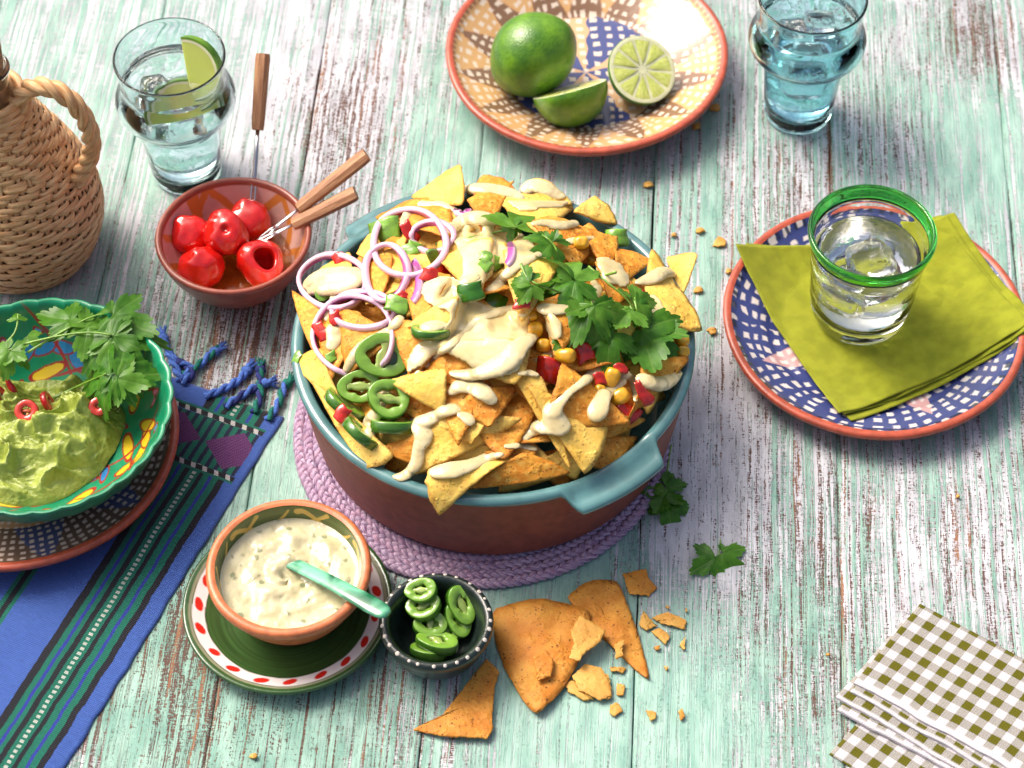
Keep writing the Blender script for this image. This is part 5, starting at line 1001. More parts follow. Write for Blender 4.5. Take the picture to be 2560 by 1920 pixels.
for (x, y), n, R, lab, hg, sd, xd, sq, two in [
    ((393, 783), vw + [.0, .05, .1], 1.75, 'biggest jalapeno slice, facing the viewer at the left of the heap', .6, 1, (1, 0, 0), .88, True),
    ((305, 900), vw + [-.1, 0, .3], 1.45, 'jalapeno slice with two round holes below the biggest one', .5, 4.8, (1, 0, 0), .78, True),
    ((418, 950), vw + [.1, .15, .35], 1.45, 'thick jalapeno slice with dip dripping over its middle', 1.0, 2.3, (1, 0, 0), .9, True),
    ((252, 965), np.array([.62, .45, .75]), 1.65, 'jalapeno slice lying edge on at the left rim', .62, 3, (1, -1, 0), .9, True),
    ((437, 1050), np.array([.05, .75, .75]), 1.55, 'jalapeno slice edge on below the thick one', .75, 4, (1, 0, 0), .9, True),
    ((308, 1080), np.array([.65, .5, .55]), 1.35, 'dark jalapeno slice edge on, lowest at the left rim', .65, 5, (1, -1, 0), .9, True),
    ((575, 690), np.array([.1, .55, .85]), 1.25, 'jalapeno slice half hidden by dip at the centre left', .55, 6, (1, .2, 0), .85, True)]:
    p, _ = onheap(x, y, 1.7 if R == 1.75 else 1.0 if R == 1.45 else .55); jalapeno(p, n, R, lab, hg, sd, xd, sq, two=two)
PEP = simple('green_pepper', (.16, .34, .035), .2, .35, 1.6, .04, 4, coat=.5, crough=.08, sss=.15, rad=(.5, 1, .2), sscale=.003); PEPD = simple('dark_pepper_skin', (.030, .14, .008), .16, .2, 1.5, .03, 4, coat=.6, crough=.05)
TOM = simple('tomato', (.50, .020, .010), .15, .3, 1.6, .06, 2.5, coat=.6, crough=.05, sss=.2, rad=(1, .2, .1), sscale=.004); TOMP = simple('tomato_flesh', (.62, .10, .05), .2, .3, 2.5, .08, 3, coat=.5, sss=.25, rad=(1, .3, .2), sscale=.004)
def curved_piece(c, n, w, l, bend, thick, mats, name, label, cat, group, seed, xd=(1, 0, 0), pointed=0.0):
    """a cut of fruit wall: skin outside, flesh inside, curved like the fruit it came from"""
    M_ = frame(n, xd); nu, nv = 13, 11; u, v = np.meshgrid(np.linspace(-1, 1, nu), np.linspace(-1, 1, nv), indexing='ij'); wv = w * (1 - pointed * (v * .5 + .5)) ; a = u * bend
    rad = w / max(bend, .05); x = rad * np.sin(a) * wv / w; z = rad * (np.cos(a) - 1) - .12 * v * v * l * bend; P = np.stack([x, v * l, z], -1); P[..., 0] += .06 * np.sin(3 * v + seed); P[..., 1] += .07 * np.sin(2.5 * u + seed)
    N_ = np.stack([np.sin(a), 0 * a, np.cos(a)], -1); sh = (1 - np.maximum(np.abs(u), np.abs(v)) ** 6 * .22)[..., None]; A = (P).reshape(-1, 3); B = (P * [sh_ for sh_ in (1, 1, 1)] - N_ * thick * sh).reshape(-1, 3)
    g_ = np.arange(nu * nv).reshape(nu, nv); F = np.stack([g_[:-1, :-1], g_[1:, :-1], g_[1:, 1:], g_[:-1, 1:]], -1).reshape(-1, 4).tolist(); o = nu * nv; bd = [int(i) for i in list(g_[:, 0]) + list(g_[-1, 1:]) + list(g_[-2::-1, -1]) + list(g_[0, -2:0:-1])]
    F2 = [[i + o for i in f[::-1]] for f in F]; F3 = [[bd[(i + 1) % len(bd)], bd[i], bd[i] + o, bd[(i + 1) % len(bd)] + o] for i in range(len(bd))]; V = np.r_[A, B]; V += (n3(V, 1.1, seed) * .06)[:, None] * nrm([1, 1, 1])
    ob = obj(name, place(V, M_, (0, 0, 0)), F + F2 + F3, mats, None, c, mi=[0] * len(F) + [1] * (len(F2) + len(F3))); return tag(ob, label, cat, group)
GP = 'green pepper pieces on the nachos'
for k, ((x, y), n, w, l, b, th_, xd, lab) in enumerate([
    ((395, 305), (-.3, -.5, .8), 1.25, .95, .5, .5, (1, .2, 0), 'large pale green pepper slice behind the biggest onion ring'), ((525, 375), (.3, -.4, .8), .8, .5, .5, .5, (1, -.5, 0), 'green pepper chunk inside the biggest onion ring'),
    ((600, 425), (.5, -.6, .6), .45, .95, .3, .4, (1, 0, .3), 'upright green pepper strip right of the onion rings'), ((490, 375), (-.2, -.3, .9), .6, .5, .4, .5, (1, .6, 0), 'pale green pepper cube by the small purple ring'),
    ((730, 535), (-.1, -.55, .85), 1.0, .62, .9, .5, (1, .3, 0), 'half round green pepper piece at the centre with dip on top'), ((835, 572), (.3, -.3, .9), .75, .65, .3, .35, (1, -.4, 0), 'dark green pepper flake left of the small coriander leaf'),
    ((785, 430), (-.3, -.5, .8), .55, .45, .5, .55, (1, .8, 0), 'pale green pepper cube at the top of the cheese'), ((825, 425), (.3, -.5, .8), .5, .5, .3, .5, (1, -.7, 0), 'green pepper cube leaning on the paler one'), ((790, 395), (0, -.2, 1), .45, .3, .3, .35, (1, 0, 0), 'small green pepper flake behind the two cubes'),
    ((448, 582), (-.1, -.35, .95), .85, .55, .3, .55, (1, -.3, 0), 'juicy green pepper cube where two onion rings meet'), ((1300, 325), (.1, -.5, .85), 1.05, .62, 1.2, .55, (1, .15, 0), 'curved green pepper piece on the back right rim'),
    ((160, 548), (.2, -.4, .9), .4, .4, .3, .3, (1, .5, 0), 'small green pepper piece under the left dip dollop'), ((195, 785), (.1, -.4, .9), .4, .35, .4, .35, (1, .4, 0), 'small pale pepper bit inside the lowest onion ring'), ((62, 790), (-.5, -.3, .8), .5, .3, .4, .3, (1, 1, 0), 'green pepper bit poking over the left rim')]):
    p, _ = onheap(x, y, .45); curved_piece(p, n, w, l, b, th_, [PEPD if k in (5, 4) else PEP, PEP], 'pepper_piece', lab, 'pepper', GP, k, xd)
for k, ((x, y), n, w, l, b, th_, xd, lab) in enumerate([
    ((500, 305), (.3, -.5, .8), .5, .8, .6, .4, (1, .9, 0), 'red tomato strip inside the biggest onion ring'), ((625, 450), (.3, -.5, .8), .8, .55, .6, .5, (1, .2, 0), 'red tomato piece right below the biggest onion ring'), ((570, 470), (-.2, -.5, .8), .65, .45, .5, .4, (1, -.3, 0), 'red tomato piece beneath the biggest onion ring'),
    ((225, 408), (-.3, -.4, .8), .6, .45, .6, .4, (1, .4, 0), 'red tomato piece at the upper left rim'), ((1030, 838), (-.1, -.65, .75), 1.05, .85, .8, .6, (1, -.2, 0), 'biggest red tomato piece, front centre right'), ((1335, 1000), (.2, -.6, .7), .9, .8, .6, .5, (.6, 1, 0), 'red tomato wedge at the front right below the corn'),
    ((1400, 925), (.4, -.5, .7), .55, .9, .6, .4, (1, 1, 0), 'red tomato slice beside the dip at the right rim'), ((1375, 543), (.1, -.3, .9), .6, .28, .5, .35, (1, 0, 0), 'small red tomato bit above the rightmost coriander leaf'), ((930, 578), (0, -.4, .9), .65, .35, .5, .4, (1, 0, 0), 'dark red tomato piece under the small coriander leaf'),
    ((1170, 770), (.1, -.5, .8), .7, .6, .5, .45, (1, .6, 0), 'pale red tomato piece under the lower coriander leaves'), ((1232, 868), (.2, -.5, .8), .5, .4, .5, .4, (1, .3, 0), 'dark red tomato bit beside the vertical corn kernel'), ((155, 690), (-.3, -.5, .8), .5, .75, .5, .4, (1, .6, 0), 'wet red tomato slice inside the lowest onion ring'),
    ((238, 1005), (-.1, -.5, .8), .55, .55, .5, .4, (1, -.8, 0), 'red tomato piece between the edge on jalapeno slices'), ((212, 635), (0, -.4, .9), .45, .45, .4, .35, (1, .5, 0), 'red tomato bit under the flat onion ring'), ((1375, 715), (.1, -.5, .8), .6, .4, .5, .4, (1, 0, 0), 'red tomato piece left of the long coriander leaf'), ((470, 550), (.1, -.4, .9), .4, .25, .4, .3, (1, .3, 0), 'small red tomato bit by the juicy pepper cube'), ((1310, 830), (.2, -.4, .8), .5, .35, .4, .35, (1, .3, 0), 'dark red tomato piece in the shade of the lower coriander')]):
    p, _ = onheap(x, y, .75); curved_piece(p, n, w, l, b, th_, [TOM, TOMP], 'tomato_piece', lab, 'tomato', 'tomato pieces on the nachos', k + 30, xd, pointed=.5 if k in (5, 6) else .15)
CORN = simple('sweetcorn', (.74, .40, .022), .2, .22, 1.2, .03, 2, coat=.5, crough=.08, sss=.2, rad=(1, .6, .1), sscale=.004)
def kernel(p, d, R, label, seed):
    V, F = sphere((0, 0, 0), 1, 20, 14); zz = V[:, 2]; tp = np.interp(zz, [-1, -.4, .3, 1], [.62, .85, 1, 1]); V[:, 0] *= tp * .95; V[:, 1] *= tp * .75; V = np.sign(V) * np.abs(V) ** .8; V[:, 2] *= 1.15; V += (n3(V, 1.2, seed) * .06)[:, None] * V
    V[:, 2] -= .16 * np.exp(-(V[:, 0] ** 2 + V[:, 1] ** 2) / .12) * (zz > 0); o = obj('corn_kernel', place(V * R, frame(d), (0, 0, 0)), F, CORN, None, p); tag(o, label, 'corn', 'sweetcorn kernels on the nachos')
for k, ((x, y), d, R, lab) in enumerate([((1158, 350), (-.1, -.5, .8), .62, 'sweetcorn kernel alone above the big coriander leaf'), ((1205, 418), (.6, -.3, .6), .5, 'sweetcorn kernel right of the big coriander leaf'), ((980, 685), (.1, .1, 1), .58, 'sweetcorn kernel at the right end of the cheese, half coated in dip'), ((1010, 745), (.2, -.3, .9), .58, 'sweetcorn kernel above the big tomato piece'), ((1095, 782), (.95, -.2, .25), .68, 'cut sweetcorn kernel lying on its side right of the big tomato piece'),
    ((1545, 728), (.1, -.2, 1), .52, 'upper of the two sweetcorn kernels on the right rim'), ((1545, 768), (.2, -.5, .8), .52, 'lower of the two sweetcorn kernels on the right rim'), ((970, 632), (0, -.2, 1), .42, 'sweetcorn kernel peeking out above the cheese at the centre'), ((1262, 590), (.3, -.4, .8), .55, 'sweetcorn kernel in a cluster below the coriander stem'), ((1285, 625), (.6, -.4, .6), .5, 'lower right sweetcorn kernel of the cluster below the stem'), ((1240, 625), (.1, -.4, .9), .48, 'lower left sweetcorn kernel of the cluster below the stem'), ((1255, 555), (0, -.3, .9), .45, 'topmost sweetcorn kernel of the cluster below the stem'),
    ((1275, 865), (.2, .6, .7), .6, 'upright sweetcorn kernel by the teardrop of dip'), ((1305, 940), (.8, .5, .2), .62, 'sweetcorn kernel lying crosswise above the tomato wedge'), ((1225, 915), (.4, -.3, .8), .45, 'sweetcorn kernel mostly hidden behind the teardrop of dip'), ((1015, 800), (.1, -.2, .9), .42, 'sweetcorn kernel under the dip by the big tomato piece')]):
    p, _ = onheap(x, y, .35); kernel(p, d, R, lab, k)
# ------------------------------------------------------------------ coriander
def leaf_mat(name, a, b):
    g = G(name); P = g.axyz('P'); x, y, z = g.xyz(); n_ = g.noise(g.vec(x, y, z), 1.6, 3); vein = g.attr('vein'); r = g.rnd()
    c = g.mix(g.st(.3, .7, n_), a, b); c = g.mix(g.st(.3, 1.0, vein) * .38, c, (.26, .40, .10)); bk = X(g, g.N.new('ShaderNodeNewGeometry').outputs['Backfacing']); c = g.mix(g.m('MULTIPLY', g.rnd(), .35), c, (.10, .26, .02)); c = g.mix(bk * .55, c, (.26, .38, .17)); g.set(col=c, rough=.36, spec=.4); g.bump(n_ * .6 - vein * .3, .05, .9); g.translucent(c, .38); return g.mat
LEAF = leaf_mat('coriander_leaf', (.035, .155, .010), (.095, .285, .022)); LEAFL = leaf_mat('young_coriander_leaf', (.085, .25, .018), (.17, .39, .04))
STEM = simple('coriander_stem', (.17, .33, .035), .35, .25, 1.5, .02, 6, coat=.2)
def leaf_geo(size, seed, curl=.25, narrow=1.0):
    rnd = np.random.RandomState(seed); na, nr = 190, 9; A = np.radians(118); ph = np.linspace(-A, A, na); V = []; vein = []
    cent = np.array([-1.22, 0.0, 1.22]) + rnd.uniform(-.08, .08, 3); ln = np.array([.80, 1.0, .80]) * rnd.uniform(.9, 1.08, 3)
    R = np.zeros(na); vn_ = np.zeros(na); hh = np.zeros(na)
    for c, l in zip(cent, ln):
        d = (ph - c) / .62; lobe = l * (1 - .50 * np.abs(d) ** 1.9); sub = np.abs(np.cos(d * 4.1)) ** 1.1; teeth = np.abs(np.cos(d * 12.3 + seed)) ** .6
        r = lobe * (.74 + .15 * sub + .12 * teeth); k = r > R; R = np.where(k, r, R); hh = np.where(k, np.abs(d), hh); vn_ = np.where(k, np.maximum(np.exp(-(d / .07) ** 2), np.maximum(.45 * np.exp(-((np.abs(d) - .40) / .04) ** 2), .35 * np.exp(-((np.abs(d) - .76) / .04) ** 2))), vn_)
    R = R * np.interp(np.abs(ph), [0, 1.75, A], [1, 1, .62]); R *= 1 + .05 * rnd.randn(na).cumsum() / 8 * 0
    for t in np.r_[0.02, np.linspace(.12, 1, nr - 1)]:
        rr = R * t if True else 0
        x = rr * np.sin(ph) * narrow; y = rr * np.cos(ph) * (1 + 0 * t); lb = np.cos((ph - 0) * 2 * np.pi / 1.22); z = -curl * rr * rr * (.7 + .7 * np.abs(np.sin(ph * .6 + seed))) + .09 * np.sin(ph * 2 + seed) * rr * rr - .05 * lb * rr + .06 * np.sin(rr * 7 + seed * 2) * rr
        V.append(np.stack([x, y, z], 1)); vein.append(vn_)
    V = np.concatenate(V) * size; g_ = np.arange(na * nr).reshape(nr, na); F = np.stack([g_[:-1, :-1], g_[:-1, 1:], g_[1:, 1:], g_[1:, :-1]], -1).reshape(-1, 4).tolist(); return V, F, np.concatenate(vein)
def add_leaf(root, origin, base, tip, n, seed, mat, curl=.25, narrow=1.0):
    """one leaf from its stalk end towards its tip"""
    base = np.asarray(base); d = np.asarray(tip) - base; size = np.linalg.norm(d) * .92; y = nrm(d); n = nrm(n - y * (n @ y)); x = np.cross(y, n); M_ = np.stack([x, y, n], 1); V, F, ve = leaf_geo(size, seed, curl, narrow)
    obj('leaf', place(V, M_, base - origin), F, mat, root, extra=dict(vein=ve), uv=V[:, :2])
def sprig(label, stems, leaves, surf, z, group=None, cat='coriander', stemr=.1):
    """stems: lines of (place, lift); leaves: (stalk place, tip place, lift, tilt, kind)"""
    def pt(p, l):
        q = surf(*z(*p)); v = nrm(ray(*z(*p))); return q - v * l
    o = pt(stems[0][0][:2], 0); root = thing('coriander_sprig', label, cat, o, group)
    for st in stems:
        P = np.array([pt(s_[:2], s_[2]) for s_ in st]); P = resample(chaikin(P, 3), 26) - o; V, F = tube(P, np.linspace(stemr, stemr * .6, 26), 8); obj('stem', V, F, STEM, root)
    for k, (b, t, l, til, kd) in enumerate(leaves):
        pb, ptp = pt(b, l), pt(t, l * .8 + .1); m = -nrm(ray(*z(*b))); n = nrm(m * .8 + np.array([0, 0, .5]) + np.asarray(til)); add_leaf(root, o, pb, ptp, n, k * 7 + int(b[0]) % 50, LEAFL if kd else LEAF, .12 + .2 * ((k * 2) % 3) - .25 * (k % 5 == 3))
def s_heap(px, py): return hit(px, py, BVH2)[0]
sprig('coriander sprig reaching from the onion rings across the top of the cheese', [[(600, 352, .6), (720, 330, .9), (830, 308, 1.2), (905, 290, 1.3)], [(955, 300, 1.2), (1010, 318, 1.4), (1050, 350, 1.3), (1065, 385, 1.2)]],
      [((905, 288), (935, 185), 1.3, (.1, .2, 0), 1), ((900, 292), (828, 272), 1.3, (-.2, 0, 0), 0), ((905, 296), (900, 332), 1.3, (0, -.3, 0), 0), ((1045, 345), (985, 295), 1.0, (-.1, 0, 0), 0), ((1040, 350), (975, 395), 1.0, (-.2, -.2, 0), 0), ((1060, 345), (1065, 285), 1.0, (.1, .2, 0), 0)], s_heap, zZ, 'coriander on the nachos')
sprig('largest coriander sprig in the middle of the heap, its stem pointing right', [[(1290, 462, 1.4), (1190, 490, 1.5), (1110, 510, 1.6)], [(925, 430, 1.0), (945, 485, 1.0), (1000, 515, 1.3), (1080, 540, 1.4)]],
      [((1130, 490), (1095, 375), 1.8, (.2, .2, 0), 1), ((1120, 480), (1020, 470), 1.7, (-.2, .1, 0), 1), ((1130, 490), (1185, 430), 1.9, (.5, .1, 0), 0), ((1120, 495), (1030, 545), 1.8, (-.2, -.2, 0), 1), ((1130, 495), (1110, 600), 1.8, (0, -.3, 0), 0), 
       ((960, 500), (850, 520), 1.2, (-.2, 0, 0), 0), ((965, 510), (905, 590), 1.2, (-.1, -.2, 0), 1), ((960, 495), (905, 440), 1.1, (0, .2, 0), 0), ((975, 515), (985, 590), 1.2, (.1, -.2, 0), 0)], s_heap, zZ, 'coriander on the nachos')
sprig('coriander sprig with hanging leaves at the right of the heap', [[(1185, 440, 1.6), (1255, 500, 1.5), (1330, 560, 1.4), (1365, 610, 1.5)], [(1185, 540, 1.3), (1200, 590, 1.5)], [(1345, 590, 1.4), (1370, 650, 1.5)]],
      [((1195, 580), (1090, 620), 1.4, (-.3, 0, 0), 1), ((1190, 590), (1075, 720), 1.4, (-.3, -.2, 0), 0), ((1195, 580), (1160, 700), 1.3, (0, -.3, 0), 1), ((1200, 590), (1270, 700), 1.8, (.2, -.2, 0), 0), ((1210, 590), (1230, 775), 1.9, (.1, -.3, 0), 1),
       ((1265, 700), (1250, 850), 1.3, (0, -.4, 0), 0), ((1340, 610), (1285, 680), 1.5, (-.3, -.1, 0), 1), ((1345, 600), (1310, 620), 1.5, (-.3, .1, 0), 1)], s_heap, zZ, 'coriander on the nachos')
sprig('coriander sprig with one long leaf drooping over the right rim', [[(1360, 560, 1.5), (1372, 620, 1.6), (1390, 690, 1.6)]],
      [((1365, 575), (1475, 570), 1.6, (.2, .3, 0), 1), ((1370, 590), (1470, 620), 1.5, (.3, 0, 0), 0), ((1385, 680), (1530, 830), 1.6, (.3, -.3, 0), 0), ((1385, 690), (1440, 870), 1.6, (.1, -.4, 0), 0), ((1345, 565), (1410, 545), 1.5, (.1, .3, 0), 0)], s_heap, zZ, 'coriander on the nachos')
tbl = lambda px, py: at(px, py, .12)
sprig('loose coriander sprig on the table tucked against the dish and mat', [[(1450, 960, .2), (1443, 1000, .3), (1438, 1060, .4), (1440, 1100, .3)]], [((1438, 1050), (1490, 1042), .5, (.1, .1, 0), 0), ((1440, 1040), (1455, 1010), .6, (.1, .2, 0), 0), ((1436, 1060), (1398, 1080), .6, (-.3, 0, 0), 1), ((1437, 1065), (1412, 1125), .5, (-.2, -.1, 0), 0), ((1440, 1085), (1482, 1110), .4, (.2, -.1, 0), 0), ((1440, 1085), (1450, 1148), .4, (0, -.2, 0), 0)], tbl, zD, 'loose coriander on the table', stemr=.07)
sprig('small loose two leaved coriander sprig alone on the table at the right', [[(1556, 1165, .1), (1555, 1185, .2), (1551, 1205, .2)]], [((1545, 1205), (1484, 1242), .4, (-.15, -.1, 0), 0), ((1560, 1195), (1612, 1250), .4, (.2, -.1, 0), 0), ((1560, 1192), (1590, 1178), .4, (.2, .2, 0), 0)], tbl, zD, 'loose coriander on the table', stemr=.06)
GB = BVHTree.FromPolygons([Vector(v) for v in GUAC[0]], GUAC[1])
def s_guac(px, py):
    v = ray(px, py); q = GB.ray_cast(Vector(CP), Vector(nrm(v))); return np.array(q[0]) if q[0] is not None else at(px, py, 5.6)
sprig('big coriander sprig lying over the back of the guacamole bowl', [[(0, 450, .5), (120, 395, 1.0), (330, 345, 1.5), (500, 325, 1.8), (610, 345, 1.9)], [(150, 440, .5), (330, 330, 1.4), (480, 250, 1.7), (600, 215, 1.8)], [(290, 690, .3), (430, 620, .8), (580, 555, 1.3)], [(20, 400, .6), (90, 330, .8), (100, 230, 1.2)]],
      [((385, 270), (185, 200), 1.5, (0, .3, 0), 0), ((400, 280), (330, 165), 1.5, (.1, .3, 0), 1), ((480, 300), (420, 480), 1.5, (-.2, -.3, 0), 1), ((470, 300), (480, 175), 1.5, (.1, .3, 0), 1), ((600, 220), (600, 140), 2.0, (0, .4, 0), 0), ((610, 230), (750, 180), 1.9, (.2, .3, 0), 0), ((615, 240), (880, 350), 1.9, (.3, .1, 0), 0), ((610, 250), (690, 290), 2.0, (.4, 0, 0), 1), ((600, 350), (470, 210), 1.6, (-.2, .2, 0), 0),
       ((620, 350), (780, 420), 1.7, (.3, -.1, 0), 0), ((620, 360), (740, 620), 1.5, (.1, -.4, 0), 0), ((615, 365), (560, 560), 1.5, (-.2, -.3, 0), 1), ((600, 560), (400, 600), 1.0, (-.3, 0, 0), 0), ((620, 570), (680, 690), 1.0, (0, -.4, 0), 0), ((640, 570), (915, 520), 1.3, (.3, .1, 0), 0), ((640, 580), (830, 640), 1.2, (.3, -.2, 0), 1), ((610, 560), (520, 480), 1.1, (-.1, .2, 0), 0),
       ((95, 260), (90, 205), 1.2, (0, .3, 0), 1), ((60, 430), (160, 500), .9, (.2, -.2, 0), 1), ((55, 430), (20, 560), .9, (-.1, -.3, 0), 1), ((150, 350), (230, 410), .9, (.2, 0, 0), 1), ((40, 420), (-30, 380), .9, (-.2, .2, 0), 1)], s_guac, zG)
# ------------------------------------------------------------------ chilli on the guacamole, jalapenos in the black bowl
g = G('red_chilli'); x, y, z = g.xyz(); g.set(col=g.attr('Col', 'Color'), rough=.2, coat=.5, crough=.06, sss=.15, rad=(1, .2, .1), sscale=.003); g.bump(g.noise(g.vec(x, y, z), 3, 3), .04); CHI = g.mat
def chilli(px, py, R, n, label, hgt=.4, hole=.42, fill=False):
    p = s_guac(*zG(px, py)) + np.array([0, 0, .12]); th = np.linspace(0, 2 * np.pi, 40, endpoint=False); sec = [(1, -.5), (1.03, 0), (1, .42), (.94, .5), (hole + .04, .5), (hole, .3), (hole, -.5)]; cl = [(.42, .006, .008)] * 3 + [(.62, .05, .03)] * 2 + [(.35, .03, .02)] * 2; m = len(sec); V = []; C = []
    for a in th:
        for (s_, q), c in zip(sec, cl): V.append((R * s_ * math.cos(a) * (1 + .05 * math.cos(2 * a)), R * s_ * math.sin(a), q * hgt)); C.append(c)
    F = [(i * m + j, ((i + 1) % 40) * m + j, ((i + 1) % 40) * m + (j + 1) % m, i * m + (j + 1) % m) for i in range(40) for j in range(m)]; t = thing('chilli_slice', label, 'chilli', p, 'red chilli on the guacamole'); M_ = frame(n); obj('wall', place(V, M_, (0, 0, 0)), F, CHI, t, col=C)
    V, F = tube([(-R * .6, 0, 0), (0, .02, .02), (R * .6, 0, 0)], R * (.16 if not fill else .4), 8); obj('septum', place(V, M_, (0, 0, 0)), F, CHI, t, col=[(.55, .12, .04)] * len(V))
    for k in range(2):
        V, F = sphere((R * .1, R * .3 * (1 - 2 * k), .05), R * .16, 8, 5); obj('seed', place(V, M_, (0, 0, 0)), F, CHI, t, col=[(.60, .42, .16)] * len(V))
chilli(148, 765, .80, vw + [-.1, .0, .3], 'biggest red chilli ring on the guacamole', .5); chilli(540, 742, .66, vw + [.05, 0, .3], 'small red chilli disc on the right slope of the guacamole', .8, .25, True); chilli(262, 715, .75, (.85, .2, .35), 'red chilli ring standing on edge beside the biggest one', .4); chilli(-12, 690, .8, (.7, -.2, .5), 'red chilli ring cut by the left edge of the photo', .4)
p = s_guac(*zG(62, 625)) + [0, 0, .2]; curved_piece(p, (.5, -.5, .7), .42, .85, .9, .15, [simple('chilli_skin', (.42, .008, .01), .16, .2, 2, coat=.6), simple('chilli_flesh', (.55, .05, .03), .3, .2, 3)], 'chilli_piece', 'pointed red chilli piece stuck in the guacamole', 'chilli', 'red chilli on the guacamole', 3, (1, .5, 0), .7)
c = BB; JB = 'jalapeno slices in the black bowl'
for (x, y, z_), n, R, lab, hg, xd, sq, sd in [((1455, 660, 3.3), (-.15, -.25, .95), 1.02, 'topmost jalapeno slice of the left pile in the black bowl', .62, (1, .25, 0), .72, 2.2), ((1468, 755, 2.6), (-.15, -.15, .95), 1.12, 'second jalapeno slice of the left pile in the black bowl', .6, (1, .3, 0), .72, 2.6), ((1505, 860, 1.8), (.1, -.2, .95), 1.0, 'lowest jalapeno slice of the left pile in the black bowl', .62, (1, .2, 0), .85, 1.2),
                             ((1688, 740, 2.5), (.28, -.45, .85), 1.18, 'jalapeno slice with two holes leaning at the right of the black bowl', .62, (.5, -1, 0), .70, .1), ((1668, 825, 1.8), (.3, -.35, .85), 1.1, 'jalapeno slice under the leaning one in the black bowl', .62, (.5, -1, 0), .75, .4), ((1550, 965, 1.9), (.08, .35, .95), 1.28, 'upper jalapeno slice nearest the viewer in the black bowl', .45, (1, -.12, 0), .62, 1.7), ((1500, 1015, 1.4), (.0, .4, .9), 1.12, 'front jalapeno slice, lowest in the black bowl', .5, (1, 0, 0), .62, 1.9), ((1600, 900, 1.3), (.1, -.1, 1), 1.0, 'dark jalapeno slice at the bottom of the black bowl', .6, (1, 0, 0), .8, 3.0)]:
    jalapeno(at(*zB(x, y), z_), np.array(n, float), R * 1.12, lab, hg * 1.5, sd, xd, sq, JB, hole=.42)

# ------------------------------------------------------------------ chips and crumbs on the table
def flat_chip(pts, mat, seed, label, group='chips on the table', curl=.35, bul=.06):
    C = [at(*zT(x, y), z_) for x, y, z_ in pts]; chip(C, mat, seed, label, group, heap=False, curl=curl, bul=bul, thick=.13)
def flake(poly, mat, seed, label, z0=.1, zf=zT, thick=.11, bend=.12, group='chip fragments on the table', tilt=(0, 0), jag=.05, name='chip_fragment', cat='chip fragment'):
    p = np.array([at(*zf(*q), 0)[:2] for q in poly]); p = np.array(p); P = []
    for a, b in zip(p, np.roll(p, -1, 0)):
        m = max(2, int(np.linalg.norm(b - a) / .12)); P += [a + (b - a) * k / m for k in range(m)]
    P = np.array(P); rnd = np.random.RandomState(seed); c = P.mean(0); P = P + rnd.randn(len(P), 2) * jag * .6; n_ = len(P); rings = [1, .97, .8, .6, .4, .2]; V = []
    for r in rings: V.append(c + (P - c) * r)
    V = np.concatenate(V + [c[None]]); q = V - c; s_ = np.abs(q).max() + 1e-6; z = z0 + thick + bend * (1 - (q[:, 0] / s_) ** 2) + q @ np.array(tilt); z += n3(np.c_[V, z], .8, seed) * .08 + n3(np.c_[V, z], 2.2, seed) * .05; z[:n_] -= thick * .35
    m = len(rings); F = []
    for k in range(m - 1): F += [(k * n_ + i, k * n_ + (i + 1) % n_, (k + 1) * n_ + (i + 1) % n_, (k + 1) * n_ + i) for i in range(n_)]
    F += [((m - 1) * n_ + i, (m - 1) * n_ + (i + 1) % n_, m * n_) for i in range(n_)]; o = len(V); V3 = np.c_[V, z]; V4 = np.c_[V, z - thick]; V4[:n_, 2] += thick * .3; F = F + [tuple(i + o for i in f[::-1]) for f in F] + [((i + 1) % n_, i, i + o, (i + 1) % n_ + o) for i in range(n_)]
    ar = np.sum(P[:, 0] * np.roll(P[:, 1], -1) - P[:, 1] * np.roll(P[:, 0], -1))
    if ar < 0: F = [f[::-1] for f in F]
    cc = np.array([c[0], c[1], 0]); ob = obj(name, np.r_[V3, V4] - cc, F, mat, None, cc); return tag(ob, label, cat, group)
TABO = chip_mat('seasoned_chip', (.52, .175, .016), (.70, .34, .055), (.56, .19, .02), 1.0); FLK = chip_mat('chip_crumb', (.56, .26, .045), (.68, .42, .10), (.60, .25, .03), .45)
flat_chip([(1150, 395, .35), (1500, 285, .25), (1735, 990, .2)], TABO, 301, 'seasoned orange chip lying behind, under the largest table chip', curl=.3)
flat_chip([(1180, 430, .3), (1385, 450, .35), (1430, 700, .35)], TABO, 304, 'small orange chip corner between the two large table chips', curl=.1)
flat_chip([(630, 475, .4), (1325, 480, .75), (945, 1225, .3)], TABO, 302, 'largest seasoned orange chip on the table right of the black bowl', curl=.5, bul=.10)
flake([(95, 1325), (300, 1230), (600, 845), (690, 935), (655, 1030), (640, 1230), (640, 1340), (605, 1395), (320, 1385)], TABO, 303, 'broken orange chip with a jagged right edge below the black bowl', .1, thick=.13, bend=.35, group='chips on the table', jag=.035, name='tortilla_chip', cat='chip')
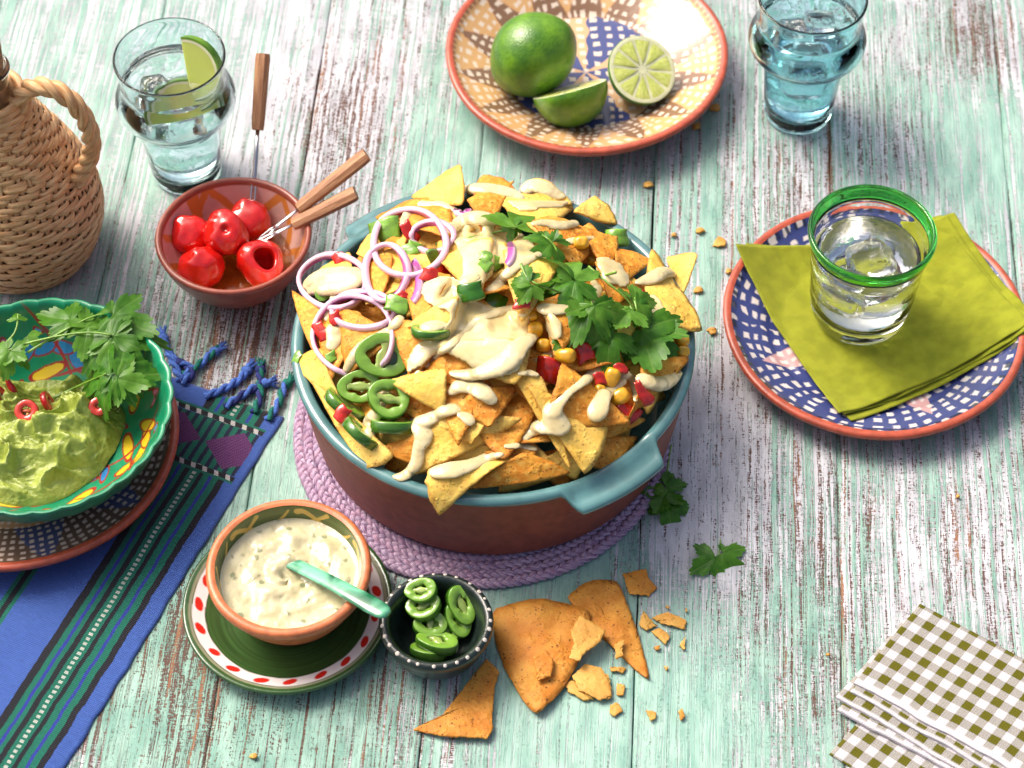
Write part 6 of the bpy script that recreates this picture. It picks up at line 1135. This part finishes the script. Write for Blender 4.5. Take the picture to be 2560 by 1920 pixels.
FR = [([(1240, 590), (1415, 690), (1380, 770), (1270, 850), (1240, 900), (1165, 880), (1200, 790), (1180, 690)], 1.05, FLK, 'long fragment bridging the two large table chips'), ([(920, 860), (1010, 810), (1065, 890), (1045, 990), (950, 1020)], .75, TABO, 'fragment lying on the largest table chip'), ([(1540, 240), (1700, 215), (1720, 280), (1775, 340), (1720, 395), (1580, 390), (1560, 300)], .1, TABO, 'squarish orange fragment at the top right of the table chips'),
      ([(1135, 990), (1200, 985), (1340, 1110), (1270, 1120), (1160, 1060)], .08, FLK, 'lower fragment in the broken cluster below the chips'), ([(1190, 960), (1280, 880), (1390, 910), (1440, 990), (1465, 1100), (1380, 1130), (1240, 1060)], .3, FLK, 'upper fragment in the broken cluster below the chips'), ([(1390, 930), (1445, 950), (1465, 1100), (1430, 1120)], .1, FLK, 'thin yellow sliver at the right of the broken cluster'),
      ([(1480, 760), (1550, 730), (1530, 800), (1545, 840), (1490, 860)], .55, FLK, 'curled flake on the chip lying behind'), ([(1450, 890), (1560, 895), (1540, 930), (1455, 920)], .06, FLK, 'narrow yellow flake below the chip lying behind'), ([(1650, 600), (1680, 500), (1710, 540), (1775, 600), (1700, 640)], .06, FLK, 'forked fragment right of the chip lying behind'), ([(1740, 540), (1850, 515), (1980, 560), (1970, 630), (1890, 610), (1800, 590)], .06, FLK, 'wide crumbly fragment at the far right of the table chips'),
      ([(1735, 640), (1790, 620), (1865, 670), (1835, 740)], .06, FLK, 'wedge shaped fragment below the forked one'), ([(1500, 1000), (1560, 1020), (1540, 1090), (1495, 1080)], .05, FLK, 'yellow flake right of the broken cluster'), ([(1450, 1150), (1510, 1140), (1540, 1190), (1480, 1230), (1450, 1200)], .05, FLK, 'rounded yellow flake below the broken cluster'), ([(1700, 1190), (1770, 1200), (1760, 1250), (1730, 1265)], .05, FLK, 'yellow flake lowest on the table right of the plank gap'),
      ([(1920, 1200), (1950, 1180), (1970, 1230), (1940, 1260)], .05, TABO, 'small orange flake at the lower far right'), ([(1930, 740), (1970, 680), (1965, 770)], .05, FLK, 'thin upright flake below the wide crumbly fragment'), ([(1755, 750), (1795, 740), (1795, 775), (1765, 772)], .05, TABO, 'small orange crumb below the wedge shaped fragment'), ([(1820, 880), (1855, 885), (1840, 915)], .05, FLK, 'yellow crumb right of the tip of the chip lying behind'), ([(1835, 465), (1865, 475), (1855, 495)], .05, FLK, 'crumb above the wide crumbly fragment'), ([(1965, 490), (1985, 485), (1985, 510), (1970, 512)], .05, FLK, 'crumb at the upper far right of the fragments')]
for k, (poly, z0, m_, lab) in enumerate(FR): flake(poly, m_, 400 + k, lab, z0, jag=.045)
for k, (x, y, s_, lab) in enumerate([(1400, 403, 12, 'crumb on the plank gap behind the dish'), (1555, 527, 20, 'largest crumb between the dish and the right plate'), (1512, 502, 11, 'round crumb left of the largest crumb by the right plate'), (1455, 512, 8, 'tiny crumb just right of the dish rim'), (1510, 630, 13, 'curved crumb right of the dish below the tiny one'), (1538, 718, 12, 'crumb under the tip of the big overhanging chip'), (1573, 590, 8, 'small crumb beside the rim of the right plate'), (1503, 277, 14, 'crumb half under the front edge of the lime plate'), (1545, 238, 15, 'crumb at the right edge of the lime plate'), (549, 1637, 10, 'lone yellow crumb at the bottom edge of the table'), (2069, 1076, 5, 'lone tiny crumb on the right planks'), (1788, 1418, 5, 'lone tiny crumb left of the gingham napkins')]):
    rnd = random.Random(k); n_ = 7; poly = [(x + s_ * rnd.uniform(.6, 1.1) * math.cos(a * 6.283 / n_), y + s_ * .7 * rnd.uniform(.5, 1.1) * math.sin(a * 6.283 / n_)) for a in range(n_)]
    flake(poly, FLK, 500 + k, lab, .05, zD, .14, .15, 'crumbs scattered on the table', jag=.03)
